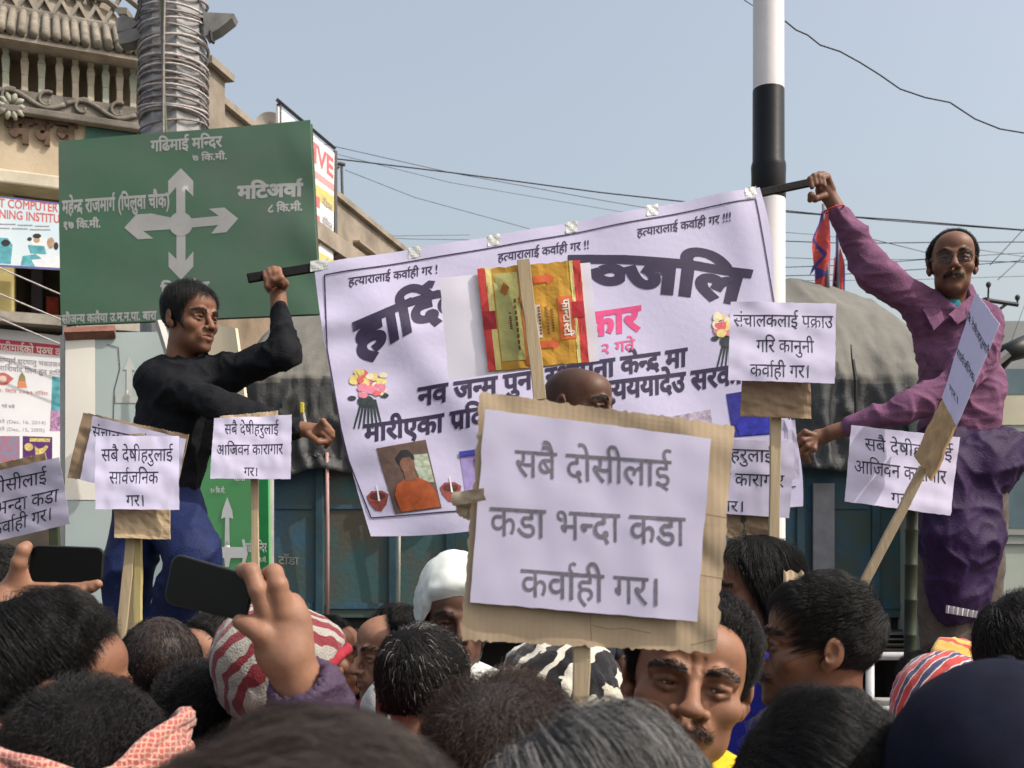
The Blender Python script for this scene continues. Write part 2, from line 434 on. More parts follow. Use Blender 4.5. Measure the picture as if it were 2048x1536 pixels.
def line_on(sh, pts, w_, m, parent, name='border_line', off=.001):
    V_, T_ = [], []; k = 0
    for a, b in zip(pts[:-1], pts[1:]):
        n = max(2, int(np.linalg.norm(np.subtract(b, a))/20)+1)
        v, t = stroke([np.array(a)+(np.array(b)-np.array(a))*i/(n-1) for i in range(n)], w_); V_.append(v); T_.append(t+k); k += len(v)
    return print_on(sh, np.concatenate(V_), np.concatenate(T_), m, parent, name, off, 30)
# ------------------------------------------------------------------ people
HC = np.array([0, .012, .02])            # centre the hair is combed about (head space: face towards -y, z up)
def head_prims(v):
    """v: dict of face variations"""
    jw, nose, ck = v.get('jaw', 1.), v.get('nose', 1.), v.get('cheek', 1.)
    A = [ell((0,.014,.035), (.074,.094,.082)), ell((0,-.028,-.022), (.059,.062,.086), .03), ell((0,-.046,-.076), (.037*jw,.042,.034), .03),
         ell((0,-.082,-.098), (.02*jw,.014,.015), .022), ell((0,-.052,.055), (.055,.042,.04), .03)]
    for s in (-1, 1):
        A += [ell((s*.043,-.058,-.022), (.022*ck,.022,.02), .022), ell((s*.037*jw,-.026,-.066), (.014,.028,.022), .025)]
        A += [cap((s*.008,-.0905,.020), (s*.028,-.0905,.0245), .0085, .0085, .012), cap((s*.028,-.0905,.0245), (s*.050,-.070,.017), .0085, .008, .012)]
        A += [ell((s*.031,-.0965,.002), (.0185,.0125,.0105), .010, 's')]
        A += [cap((s*.017,-.0845,.0075), (s*.031,-.0895,.0088), .004, .0046, .004), cap((s*.031,-.0895,.0088), (s*.046,-.080,.005), .0042, .004, .004),
              cap((s*.018,-.0835,-.002), (s*.032,-.0870,-.0050), .003, .0034, .005), cap((s*.032,-.0870,-.0050), (s*.045,-.079,-.002), .004, .0035, .005)]
    A += [cap((0,-.088,.014), (0,-.111*nose**.3,-.022), .0075, .0105, .010), ell((0,-.112*nose**.3,-.029), (.0125*nose,.0125,.0105), .006)]
    for s in (-1, 1): A += [ell((s*.0135*nose,-.1005,-.0325), (.0085,.0105,.0085), .005), ell((s*.007,-.108,-.0395), (.0035,.005,.0035), .003, 's')]
    op = v.get('open', 0)
    A += [ell((0,-.086,-.058), (.03,.016,.022), .016)]
    for s in (-1, 1):
        A += [cap((0,-.1015,-.0535), (s*.024,-.0905,-.0585), .0052, .0028, .005), cap((0,-.099,-.0675-op), (s*.021,-.0895,-.0605-op*.4), .0064, .003, .005)]
        A += [cap((0,-.107,-.060-op*.5), (s*.024,-.0955,-.0595-op*.3), .0016+op*.5, .001, .003, 's')]
        if v.get('frown'): A += [cap((s*.006,-.099,.022), (s*.008,-.094,.042), .0016, .0012, .004, 's')]
        if v.get('fold', 1): A += [cap((s*.02,-.1015,-.036), (s*.033,-.0875,-.062), .0018, .001, .005, 's')]
    return A
def ear_prims():
    A = []
    for s in (-1, 1):
        a = .35*s; Rm = np.array([[math.cos(a), -math.sin(a), 0], [math.sin(a), math.cos(a), 0], [0, 0, 1]])
        A += [ell((s*.0785,.016,.002), (.0075,.0195,.029), .006, 'u', Rm), ell((s*.0735,.006,-.022), (.008,.011,.014), .006),
              ell((s*.088,.012,.004), (.007,.011,.017), .004, 's', Rm), ell((s*.090,.006,-.006), (.010,.006,.008), .004, 's')]
    return A
HEADS = {}
def head_geo(key, v, h=.003):
    if key in HEADS: return HEADS[key]
    fl = Field((-.11,-.15,-.235), (.11,.14,.145), h).add(head_prims(v))
    # radius of the bare head in every direction about HC, first hit from outside
    na, ne = 96, 64
    az = np.linspace(-math.pi, math.pi, na+1); el = np.linspace(-math.pi/2, math.pi/2, ne+1)
    A, E_ = np.meshgrid(az, el, indexing='ij'); D = np.stack([np.cos(E_)*np.sin(A), -np.cos(E_)*np.cos(A), np.sin(E_)], -1)
    rs = np.linspace(.145, .03, 70); S = np.stack([fl.sample(HC+D*r) for r in rs], -1)
    hit = (S < 0).argmax(-1); i0 = np.maximum(hit-1, 0)
    f0 = np.take_along_axis(S, i0[...,None], -1)[...,0]; f1 = np.take_along_axis(S, hit[...,None], -1)[...,0]
    tab = rs[i0]+(rs[hit]-rs[i0])*np.clip(f0/np.where(f0-f1 == 0, 1, f0-f1), 0, 1)
    def Rf(d):
        a = (np.arctan2(d[...,0], -d[...,1])+math.pi)/(2*math.pi)*na; e = (np.arcsin(np.clip(d[...,2], -1, 1))/math.pi+.5)*ne
        i = np.clip(a.astype(int), 0, na-1); j = np.clip(e.astype(int), 0, ne-1); ta, te = a-i, e-j
        return tab[i,j]*(1-ta)*(1-te)+tab[i+1,j]*ta*(1-te)+tab[i,j+1]*(1-ta)*te+tab[i+1,j+1]*ta*te
    if not v.get('noears'): fl.add(ear_prims())
    fl.add([cap((0,.028,-.06), (0,.046,-.215), .052*v.get('neck',1), .058*v.get('neck',1), .028)])
    vs, fs = fl.surf(); vs = relax(vs, fs, 1, .35)
    # colour of the skin itself: lips, stubble, brows' shade of hair roots
    t = np.ones((len(vs), 4))
    x, y, z = vs.T
    lip = np.exp(-((np.abs(x)/.024)**4))*np.exp(-(((z+.061+v.get('open',0)*.5)/(.0115+v.get('open',0)*.5))**4))*(y < -.086)
    t[:,:3] *= 1-lip[:,None]*np.array([.22,.36,.34])
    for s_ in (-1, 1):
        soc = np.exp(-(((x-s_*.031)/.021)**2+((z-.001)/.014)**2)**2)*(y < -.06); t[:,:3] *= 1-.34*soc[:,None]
        bro = np.exp(-(((np.abs(x-s_*.03))/.020)**4+((z-.024+.15*np.abs(x-s_*.03))/.0048)**2))*(y < -.06); t[:,:3] *= 1-.62*bro[:,None]
    if v.get('stubble'):
        st = v['stubble']*np.clip((-.035-z)/.02, 0, 1)*np.clip((-y+.03)/.05, 0, 1)*(1-lip)*np.clip((z+.15)/.03, 0, 1); t[:,:3] *= 1-.55*st[:,None]
    if v.get('scalp'):
        q = np.clip((z-.0)/.06, 0, 1)*np.clip((y+.06)/.05, 0, 1); t[:,:3] *= 1-v['scalp']*q[:,None]
    HEADS[key] = (vs, fs, t, Rf); return HEADS[key]
def ang(d): return np.degrees(np.arctan2(np.abs(d[...,0]), -d[...,1])), np.degrees(np.arcsin(np.clip(d[...,2], -1, 1)))
LINE = {  # hairline: azimuth from the face -> lowest elevation
 'full': [(0,46),(30,43),(48,30),(62,5),(74,-20),(84,-12),(100,-8),(118,-38),(180,-46)],
 'trim': [(0,46),(30,43),(46,38),(60,20),(70,0),(78,-14),(84,4),(100,2),(116,-28),(180,-44)],
 'recede': [(0,60),(25,72),(45,48),(62,8),(74,-16),(84,-10),(100,-6),(118,-36),(180,-44)],
 'bald': [(0,95),(35,92),(60,30),(72,4),(84,-8),(100,-6),(118,-36),(180,-42)],
 'thin': [(0,62),(60,22),(75,-12),(90,-8),(118,-36),(180,-44)],
 'fringe': [(0,30),(30,30),(50,18),(62,2),(74,-22),(84,-14),(100,-10),(118,-42),(180,-52)],
 'woman': [(0,44),(30,40),(48,26),(62,-10),(74,-50),(90,-75),(180,-88)],
 'brow': None}
def hairmask(d, line, soft=9.):
    a, e = ang(d); L = np.array(LINE[line] if isinstance(line, str) else line, float)
    return np.clip((e-np.interp(a, L[:,0], L[:,1])+3)/soft, 0, 1)
STY = {
 'short': dict(line='full', top=.016, side=.007, ln=.035, n=5200, rad=.00045, whorl=(.1,.6,.8), sweep=(0,0,0), messy=.35),
 'side':  dict(line='full', top=.030, side=.010, ln=.075, n=8000, rad=.00042, whorl=(-.35,.5,.75), sweep=(.5,-.35,0), messy=.22),
 'long':  dict(line='fringe', top=.028, side=.020, ln=.10, n=9500, rad=.00036, whorl=(.1,.45,.85), sweep=(.1,-.15,-.1), messy=.2),
 'curly': dict(line='full', top=.030, side=.016, ln=.045, n=9000, rad=.00042, whorl=(0,.5,.85), sweep=(0,0,0), messy=1.1, curl=.011),
 'recede':dict(line='recede', top=.020, side=.010, ln=.05, n=5200, rad=.00042, whorl=(0,.6,.8), sweep=(-.2,.1,.1), messy=.5),
 'bald':  dict(line='bald', top=.011, side=.013, ln=.045, n=4200, rad=.00045, whorl=(0,.3,.95), sweep=(0,.3,.1), messy=.5),
 'thin':  dict(line='thin', top=.004, side=.008, ln=.03, n=3400, rad=.00045, whorl=(0,.35,.93), sweep=(0,0,0), messy=.5),
 'buzz':  dict(line='full', top=.0025, side=.002, ln=.005, n=1500, rad=.0004, whorl=(0,.6,.8), sweep=(0,0,0), messy=.5),
 'woman': dict(line='woman', top=.026, side=.028, ln=.17, n=9000, rad=.0004, whorl=(0,.1,1), sweep=(0,.25,-.2), messy=.18),
}
_bm = bmesh.new(); bmesh.ops.create_icosphere(_bm, subdivisions=5, radius=1); ICO = np.array([p.co[:] for p in _bm.verts]); ICOF = np.array([[p.index for p in q.verts] for q in _bm.faces]); _bm.free()
def curves_obj(name, pts, rad, m, parent):
    """pts (n,k,3) strands"""
    n, k = pts.shape[:2]; c = bpy.data.hair_curves.new(name); c.add_curves([k]*n)
    c.attributes['position'].data.foreach_set('vector', pts.astype(np.float32).ravel())
    r = c.attributes.get('radius') or c.attributes.new('radius', 'FLOAT', 'POINT')
    rr = np.tile(np.linspace(1, .35, k)*rad, (n,1)); r.data.foreach_set('value', rr.astype(np.float32).ravel())
    o = bpy.data.objects.new(name, c); c.materials.append(m); col.objects.link(o); o['kind'] = 'stuff'
    if parent is not None: o.parent = parent
    return o
def hair(root, Rf, st, hm, cm, seed, cap_only=False, nmul=1.):
    g = np.random.default_rng(seed)
    def H(d):
        a, e = ang(d); s_ = np.clip((e-5)/50, 0, 1); s_ = s_*s_*(3-2*s_)
        return (st['side']+(st['top']-st['side'])*s_)*(1+.22*noise(d, 5., seed % 9))
    mk = hairmask(ICO, st['line']); sm = mk*mk*(3-2*mk)
    r = Rf(ICO)+(-.004+(H(ICO)*.72+.004)*sm)+.0012*noise(ICO, 30, seed % 7)*sm
    keep = np.zeros(len(ICO), bool); keep[ICOF[(mk[ICOF] > 0).any(1)].ravel()] = True
    f = ICOF[keep[ICOF].all(1)]; ids = np.unique(f); re = np.full(len(ICO), -1); re[ids] = np.arange(len(ids))
    capo = link('hair', npmesh('hair', HC+ICO[ids]*r[ids][:,None], re[f]), cm, None, True); capo.parent = root
    n = int(st['n']*nmul); d = nrm(g.normal(size=(n*4, 3))); d = d[hairmask(d, st['line']) > g.uniform(.1, .7, len(d))][:n]; n = len(d)
    wv = nrm(np.array(st['whorl'], float)); t = -(wv-d*(d@wv)[:,None]); t = nrm(t)+np.array(st['sweep'])
    cl = np.stack([noise(d, 9., (seed+q) % 9) for q in range(3)], 1); t = t+st['messy']*(.65*cl+.5*g.normal(size=(n,3)))
    t = nrm(t-d*(t*d).sum(1)[:,None]); ln = st['ln']*g.uniform(.55, 1.15, n); K = 6
    r0 = Rf(d); H0 = H(d)*hairmask(d, st['line'], 14)
    ln = ln*(.32+.68*hairmask(nrm(d+t*(ln/np.maximum(r0, .05))[:,None]), st['line'], 10)) if not st.get('loose') else ln   # trimmed at the hairline
    lay = g.uniform(.45, 1.12, n); pts = np.zeros((n, K, 3)); ph = g.uniform(0, 6.28, n); cu = st.get('curl', 0)
    b = np.cross(d, t)
    for k in range(K):
        s_ = k/(K-1); dk = nrm(d+t*(ln*s_/np.maximum(r0, .05))[:,None])
        hk = np.maximum(H(dk)*hairmask(dk, st['line'], 25), H0*(1-.45*s_))*lay*min(1, .15+2.2*s_)
        fly = (g.uniform(0,1,n) > .93)*.006*s_
        q = HC+dk*(Rf(dk)+hk+fly)[:,None]
        if cu: q = q+cu*(np.cos(ph+5.5*s_)[:,None]*b+np.sin(ph+5.5*s_)[:,None]*d*.8)*min(1, 1.5*s_)
        pts[:,k] = q
    curves_obj('hair_strands', pts, st['rad'], hm, capo)
    return capo
def tufts(root, Rf, region, n, ln, flow, rad, hm, name, seed=1, lift=.0025):
    """brows, moustache, beard: region(d)->0..1 in head directions"""
    g = np.random.default_rng(seed); d = nrm(g.normal(size=(n*80, 3))); d = d[region(d) > g.uniform(0.02,1,len(d))][:n]; n = len(d)
    if not n: return
    t = np.array([flow(q) for q in d])+.25*g.normal(size=(n,3)); t = nrm(t-d*(t*d).sum(1)[:,None]); K = 4; pts = np.zeros((n,K,3))
    for k in range(K):
        s_ = k/(K-1); dk = nrm(d+t*ln*s_/.1); pts[:,k] = HC+dk*(Rf(dk)+.0006+lift*math.sin(1.8*s_)*g.uniform(.4,1,n))[:,None]
    return curves_obj(name, pts, rad, hm, root)
def dirof(p): return nrm(np.asarray(p, float)-HC)
def brow_region(d):
    p = d; a = np.degrees(np.arctan2(np.abs(p[...,0]), -p[...,1])); e = np.degrees(np.arcsin(p[...,2]))
    c = np.interp(a, [4, 18, 33], [1.5, 5.0, 0.5]); return ((a > 5) & (a < 33))*np.exp(-((e-c)/2.6)**2)
def tache_region(d):
    a = np.degrees(np.arctan2(np.abs(d[...,0]), -d[...,1])); e = np.degrees(np.arcsin(d[...,2]))
    c = np.interp(a, [0, 8, 18], [-32.5, -33, -38]); return (a < 17)*np.exp(-((e-c)/2.6)**2)
def eyes(root, look=0.):
    for s in (-1, 1):
        c = np.array([s*.031, -.0745, .002]); b = lathe([(0.0005,-.0125),(.0062,-.0108),(.0108,-.0062),(.0125,0),(.0108,.0062),(.0062,.0108),(.0058,.0111),(.0025,.0123),(.0024,.0124),(.0004,.0126)], 16)
        me = b.mesh('eye'); me.materials.append(mat('eye_white', (.55,.5,.46), .2, .05, spec=.5)); me.materials.append(mat('iris', (.035,.018,.01), .15, .1, spec=.6))
        for p in me.polygons:
            if sum(me.vertices[i].co.z for i in p.vertices)/len(p.vertices) > .0100: p.material_index = 1
        o = link('eye', me, None, None, True); o.parent = root; o.location = V(c); o.rotation_euler = (R_(90), 0, R_(look))
SK = {'a': (.245,.118,.070), 'b': (.205,.094,.055), 'c': (.285,.145,.092), 'd': (.105,.050,.032), 'e': (.165,.075,.045)}
def set_tint(me, t):
    at = me.color_attributes.new('tint', 'FLOAT_COLOR', 'POINT'); at.data.foreach_set('color', np.asarray(t, np.float32).ravel())
HAIRB = lambda: hair_mat('hair_black', (.0065,.006,.006)); CAPB = lambda: mat('scalp_hair_black', (.006,.0055,.0055), .7, .3, 60, .3, 220, spec=.1)
def garment(name, prims, h, m, parent, wr=.006, ws=16., seed=1, aniso=(1,1,1.0), rel=2):
    v, f = sdf_mesh(prims, h); v = relax(v, f, rel, .5); n = vnormals(v, f)
    q = v*np.array(aniso)
    w1 = 1-np.abs(noise(q, ws, seed, 4)); w2 = 1-np.abs(noise(q, ws*2.1, seed+3, 4))
    v = v+n*(wr*(w1**3*1.3-.5+.45*w2**3))[:,None]
    me = npmesh(name, v, f); o = link(name, me, m, parent, True); return o
# one standing body (shoulders, trunk, arms, legs) whose meshes the crowd shares; z = 0 ground, head centre 1.535
def crowd_meshes():
    sh = [ell((0,.02,1.22), (.175,.115,.24), .05), ell((0,.015,.98), (.155,.11,.2), .08), cap((-.13,.03,1.35), (.13,.03,1.35), .065, .065, .06), cap((0,.045,1.36), (0,.05,1.42), .075, .062, .03)]
    for s in (-1, 1): sh += chain([(s*.165,.03,1.345), (s*.215,.03,1.08), (s*.215,-.03,.86)], [.062,.05,.042], .03, .05)
    tr = [ell((0,.015,.88), (.16,.11,.1), .03)]
    for s in (-1, 1): tr += chain([(s*.085,.015,.86), (s*.09,.0,.48), (s*.09,.03,.1)], [.088,.066,.05], .03)
    shoe = []
    for s in (-1, 1): shoe += [ell((s*.09,-.04,.045), (.048,.13,.045), .02)]
    hd = []
    for s in (-1, 1): hd += [ell((s*.215,-.045,.79), (.022,.04,.075), .02)]
    out = []
    for i, (p, h, wr) in enumerate(((sh, .014, .006), (tr, .016, .005), (shoe, .014, 0), (hd, .012, 0))):
        v, f = sdf_mesh(p, h); v = relax(v, f, 2); n = vnormals(v, f); out.append(npmesh(('shirt','trousers','shoes','hands')[i], v+n*(wr*noise(v, 22, i))[:,None], f))
    set_tint(out[3], np.ones((len(out[3].vertices), 4)))
    return out
CM = None
def place_mesh(name, me, m, parent):
    o = bpy.data.objects.new(name, me); col.objects.link(o); o.parent = parent
    if not me.materials: me.materials.append(None)
    o.material_slots[0].link = 'OBJECT'; o.material_slots[0].material = m; return o
def person(cx, cy, d, yaw=180, pitch=0, roll=0, s=1., style='short', skin='a', shirt=(.03,.03,.04), label='', seed=1, face=None, hm=None, cm=None, key=None, h=.0045,
           look=0, brow=True, tache=0, beard=0, body=True, feet=0., nmul=1., hairline=None, group=None, pants=(.03,.035,.05), byaw=None, st_over=None, top=None, wide=1.):
    global CM
    if top is not None: cy = top+(.119*s+1.2*((st_over or {}).get('top', STY[style]['top']) if style else .02))*F/d
    yaw -= math.degrees(math.atan2(cx-1024, F))          # yaw is meant as seen along the line of sight
    c = P(cx, cy, d); ph = c[2]-feet
    root = empty('person', (c[0], c[1], feet), label, 'person', group)
    fv = dict(face or {}); key = key or ('g%d' % (seed % 3) if not face else 'f%d' % seed)
    if not face: fv = [dict(), dict(jaw=1.08, nose=1.1), dict(jaw=.93, cheek=1.1)][seed % 3]
    vs, fs, t, Rf = head_geo(key, fv, h)
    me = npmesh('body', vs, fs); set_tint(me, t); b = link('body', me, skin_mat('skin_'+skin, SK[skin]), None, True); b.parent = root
    b.location = (0, 0, ph); b.scale = (s*wide, s, s)
    b.rotation_euler = (Matrix.Rotation(R_(yaw), 3, 'Z') @ Matrix.Rotation(R_(roll), 3, 'Y') @ Matrix.Rotation(R_(pitch), 3, 'X')).to_euler()
    if style:
        st = dict(STY[style]); st.update(st_over or {}); hair(b, Rf, st, hm or HAIRB(), cm or CAPB(), seed, nmul=nmul)
    visible = abs((yaw+180) % 360-180) < 125
    if visible:
        eyes(b, look)
        if brow: tufts(b, Rf, brow_region, 560, .0075, lambda q: (np.sign(q[0]), 0, .35), .0004, HAIRB(), 'eyebrows', seed)
        if tache: tufts(b, Rf, tache_region, tache, .010, lambda q: (np.sign(q[0])*.9, 0, -.8), .0004, HAIRB(), 'moustache', seed+1, .004)
    if body:
        if CM is None: CM = crowd_meshes()
        k = (ph-.01)/1.535; by = R_(yaw if byaw is None else byaw)
        for i, (nm, cc) in enumerate((('shirt', shirt), ('trousers', pants), ('shoes', (.02,.02,.02)), ('hands', None))):
            mm = skin_mat('skin_'+skin, SK[skin]) if cc is None else mat('cloth_%.3f_%.3f_%.3f' % tuple(cc), cc, .85, .15, 30, .25, 160, spec=.12)
            o = place_mesh(nm, CM[i], mm, root); o.scale = (1,1,k); o.rotation_euler = (0,0,by)
    return root, b, Rf
# ------------------------------------------------------------------ ground
g = MB().box((-400,-60,-.3), (400,900,0)).build('ground', mat('asphalt_dust', (.10,.095,.085), .9, .25, .8, .3, 30)); tag(g, kind='structure')
def plinth(x0, x1, y0, y1, z, label):
    b = MB().box((x0,y0,0), (x1,y1,z)).build('concrete_plinth', mat('plinth_concrete', (.30,.28,.25), .85, .2, 4, .3, 40), None, bevel=.012); tag(b, label, 'plinth')
# ------------------------------------------------------------------ tall wrapped pole behind the green board
CY = 8.0; cx_ = (347-1024)/F*CY; rp = .226
pole = empty('utility_pole', (cx_, CY, 0), 'thick grey octagonal steel pole wrapped in many cables behind the green board', 'pole')
steel = mat('galvanised_steel', (.30,.30,.31), .5, .28, 3.5, .1, 50, metal=.35, spec=.4)
MB().add(*(lambda n=8: ([(cx_+r*math.cos(2*math.pi*(k+.5)/n), CY+r*math.sin(2*math.pi*(k+.5)/n), z) for z, r in ((0,rp*1.06),(9,rp*.98)) for k in range(n)],
      [(k,(k+1)%n,n+(k+1)%n,n+k) for k in range(n)]+[tuple(range(n,2*n))]))()).build('mast', steel, pole)
cabm = [mat('cable_grey', (.36,.33,.32), .6, .2, 30), mat('cable_brown', (.27,.23,.215), .6, .2, 30), mat('cable_pale', (.46,.42,.41), .6, .2, 30)]
for i, py in enumerate([4,10,37,41,46,62,81,100,107,117,136,140,146,151,164,171,186,196,209,219,226,231,236,241,251,262]):
    z = CZ+(HY-py)/F*CY; tl = random.uniform(-.05,.05); ph = random.uniform(0,6); rr = rp*1.045+.006*(i%3)
    pts = [(cx_+rr*math.cos(a), CY+rr*math.sin(a), z+tl*math.sin(a+ph)) for a in np.linspace(0, 2*math.pi, 25)]
    MB().tube(pts, random.choice((.007,.009,.010,.008)), 6, False).build('cable_wrap', cabm[i % 3], pole, True)
for k, off in enumerate((-.02, .0, .05)):
    pts = [(cx_+off-.03+.02*math.sin(t*3+k)+.09*t*t*(1 if k < 2 else .2), CY-rp*1.13-.008*k, 6.6-t*2.1) for t in np.linspace(0,1,14)]
    MB().tube(pts, .009, 6).build('hanging_cable', [cabm[1], mat('cable_green', (.10,.14,.09), .6, .2, 30), cabm[1]][k], pole, True)
for sgn, poly in ((-1, [(290,52),(235,64),(238,88),(262,84),(290,72)]), (-1, [(284,40),(262,58),(234,66),(230,40),(244,30)]), (1, [(405,24),(468,27),(464,36),(436,58),(410,72)])):
    MB().prism([P(x,y,CY-.1) for x,y in poly], (0,.12,0)).build('bracket', mat('bracket_steel', (.21,.205,.20), .6, .2, 8), pole)
MB().tube([P(283,-12,CY-.2), P(278,20,CY-.2), P(271,40,CY-.2)], .012, 6).build('loose_cable', mat('black_cable', (.02,.02,.02), .6), pole)
MB().tube([P(421,62,CY-.1), P(423,82,CY-.1), P(428,86,CY-.1)], .012, 6).build('loose_cable', MC['black_cable'], pole)
# ------------------------------------------------------------------ ornate building on the left
A_ = np.array([-5.12, 11.0]); D_ = nrm(np.array([.922, .387])); N_ = np.array([D_[1], -D_[0]])
def B3(s, o, z): q = A_+s*D_+o*N_; return (q[0], q[1], z)
def FS(px, py, o=0.):
    a = A_+o*N_; k = (px-1024)/F; s = (k*a[1]-a[0])/(D_[0]-k*D_[1]); return s, CZ+(HY-py)/F*(a[1]+s*D_[1])
def bbox(m, s0, s1, o0, o1, z0, z1): return m.box8([B3(s0,o0,z0),B3(s1,o0,z0),B3(s1,o1,z0),B3(s0,o1,z0),B3(s0,o0,z1),B3(s1,o0,z1),B3(s1,o1,z1),B3(s0,o1,z1)])
bl = empty('ornate_building', B3(1,-2,0), 'weathered cream building with tiled eaves, baluster row and carved frieze', 'building')
S0, S1 = -1.6, 1.62
cream = mat('cream_plaster', (.50,.42,.31), .85, .2, 1.6, .25, 40, c2=(.37,.30,.215))
oldc = mat('weathered_concrete', (.245,.220,.190), .9, .25, 3, .5, 40, c2=(.11,.10,.085))
zf0 = FS(140, 240, .12)[1]; zf1 = FS(140, 194, .10)[1]; zb1 = FS(140, 98, .30)[1]; zr = FS(100, 40, -.4)[1]-zb1
zl = FS(60, 352, .25)[1]
bbox(MB(), S0, S1, -3.5, 0, zl, zf0).build('wall', cream, bl)
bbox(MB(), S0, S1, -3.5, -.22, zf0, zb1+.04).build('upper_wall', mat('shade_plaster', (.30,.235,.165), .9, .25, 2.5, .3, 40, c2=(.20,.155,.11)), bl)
bbox(MB(), S0, S1+.03, -.02, .13, zf0, zf0+.07).build('cornice', oldc, bl, bevel=.01)
bbox(MB(), S0, S1+.02, -.01, .09, zf0+.07, zf1).build('frieze', oldc, bl)
# carved scrolls on the frieze
zm = (zf0+.07+zf1)/2; hh = (zf1-zf0-.07)/2
for i in range(7):
    s = S0+1.35+i*.34
    if s > S1-.1: break
    f = 1 if i % 2 else -1
    pts = [B3(s-.17+.34*t, .105, zm+f*hh*.75*math.sin(math.pi*t)) for t in np.linspace(0,1,9)]
    MB().tube(pts, .024, 6).build('scroll', oldc, bl, True)
    sp = [B3(s+(.11-.09*t)*math.cos(5.5*t+1)*.9, .11, zm-f*hh*.12+(.10-.08*t)*math.sin(5.5*t+1)) for t in np.linspace(0,1,14)]
    MB().tube(sp, [.02-.008*t for t in np.linspace(0,1,14)], 6).build('scroll', oldc, bl, True)
ros = FS(22, 205, .2); 
for k in range(10):
    a = k*math.pi/5; MB().tube([B3(ros[0]+.03*math.cos(a), .105, ros[1]+.03*math.sin(a)), B3(ros[0]+.10*math.cos(a), .115, ros[1]+.10*math.sin(a)), B3(ros[0]+.14*math.cos(a), .10, ros[1]+.14*math.sin(a))], [.012,.03,.012], 6).build('rosette_petal', mat('rosette', (.34,.34,.28), .9, .2, 12), bl, True)
# balusters
bmats = [mat('baluster_cream', (.50,.45,.36), .85, .22, 6, .2, 60, c2=(.34,.29,.22)), mat('baluster_green', (.30,.37,.31), .85, .25, 6, .2, 60, c2=(.42,.39,.31))]
for i, px in enumerate([-75,-22,11,49,83,119,151,182,212,240,267]):
    s, _ = FS(px, 150, .12); w_ = .055
    m = MB()
    for (z0, z1, w0, w1) in ((zf1, zf1+.16, .032, .030), (zf1+.16, zf1+.30, .030, .040), (zf1+.30, zf1+.34, .040, .026), (zf1+.34, zb1, .026, .032)):
        m.box8([B3(s-w0,.0,z0),B3(s+w0,.0,z0),B3(s+w0,.08,z0),B3(s-w0,.08,z0),B3(s-w1,.0,z1),B3(s+w1,.0,z1),B3(s+w1,.08,z1),B3(s-w1,.08,z1)])
    m.build('baluster', bmats[1 if i in (2,4,8,10) else 0], bl, bevel=.006)
# eave board and clay tiles (round ridges running up the roof)
bbox(MB(), S0, S1+.1, -.2, .30, zb1, zb1+.05).build('eave_board', mat('eave_board', (.38,.33,.27), .85, .2, 5), bl)
tile = mat('clay_tile', (.28,.245,.195), .9, .25, 5, .5, 50, c2=(.15,.135,.11))
# sloping roof bed
q = [B3(S0,.30,zb1+.06), B3(S1+.12,.30,zb1+.06), B3(S1-.35,-.4,zb1+zr), B3(S0,-.4,zb1+zr)]
MB().prism(q, (0,0,-.03)).build('roof_bed', oldc, bl)
for i in range(34):
    s = S0+.05+i*.098
    if s > S1+.08: break
    top = min(1, max(.05, (S1+.12-s)/.47)); e = .06
    pts = [B3(s+.012*math.sin(i), .34-(.74)*t*top, zb1+.075+(zr-.05)*t*top) for t in (0,.33,.66,1)]
    MB().tube(pts, [.046,.045,.043,.042], 6).build('roof_tile', tile, bl, True)
# upper carved storey with slanted laths and ridge beams
bbox(MB(), S0, S1-.35, -1.6, -.40, zb1+zr-.05, zb1+zr+.10).build('ridge_beam', oldc, bl, bevel=.03)
up = [B3(S0,-.5,zb1+zr+.08), B3(S1-.42,-.5,zb1+zr+.08), B3(S1-.72,-.7,zb1+zr+.7), B3(S0,-.7,zb1+zr+.7)]
MB().prism(up, (0,.05,0)).build('gable_panel', mat('gable_panel', (.30,.26,.205), .9, .2, 5), bl)
for i in range(12):
    s = S0+.9+i*.17
    if s > S1-.55: break
    for f in (-1, 1):
        MB().tube([B3(s,-.46,zb1+zr+.10), B3(s+f*.12,-.56,zb1+zr+.36), B3(s+f*.18+.03,-.62,zb1+zr+.56)], .026, 4).build('carved_lath', oldc if f > 0 else tile, bl)
for (a, b, c, e) in ((S0, -.5, S1-.1, .85), (S0, -.55, S1+.05, .98)):
    MB().tube([B3(a, b, zb1+zr-.5+e+.25), B3(c-.5, b, zb1+zr-.5+e+.02), B3(c-.1, b, zb1+zr-.5+e-.24)], .035, 6).build('roof_rail', oldc, bl)
MB().prism([P(x,y,10.9) for x,y in [(228,18),(240,14),(254,15),(253,27),(236,28)]], (0,.3,0)).build('roof_finial', oldc, bl)
# raised letters on the wall, part of the building's name
shn = Sheet([(0,228),(165,252),(165,312),(0,300)], 11.0)
brown = mat('letter_brown', (.10,.065,.045), .8, .2, 20)
v, t, a = deva('भवन', .045)
for px0, px1, ch in ((8,66,'भ'), (67,106,'व'), (110,156,'न')):
    v, t, a = glyph(ch, .05); s0, _ = FS(px0, 260); s1, _ = FS(px1, 260)
    zt = FS((px0+px1)/2, 237+.045*px0)[1]; zb = FS((px0+px1)/2, 288+.06*px0)[1]
    n = len(v); V_ = [B3(s0+(p[0]-v[:,0].min())/np.ptp(v[:,0])*(s1-s0), oo, zb+(p[1]-v[:,1].min())/np.ptp(v[:,1])*(zt-zb)) for oo in (.05, .003) for p in v]
    ed = {}
    for q in t:
        for i in range(3): e = (q[i], q[(i+1) % 3]); ed[tuple(sorted(e))] = ed.get(tuple(sorted(e)), [])+[e]
    f = [tuple(q) for q in t]+[(e[0][1], e[0][0], e[0][0]+n, e[0][1]+n) for e in ed.values() if len(e) == 1]
    MB().add(V_, f).build('letter', brown, bl)
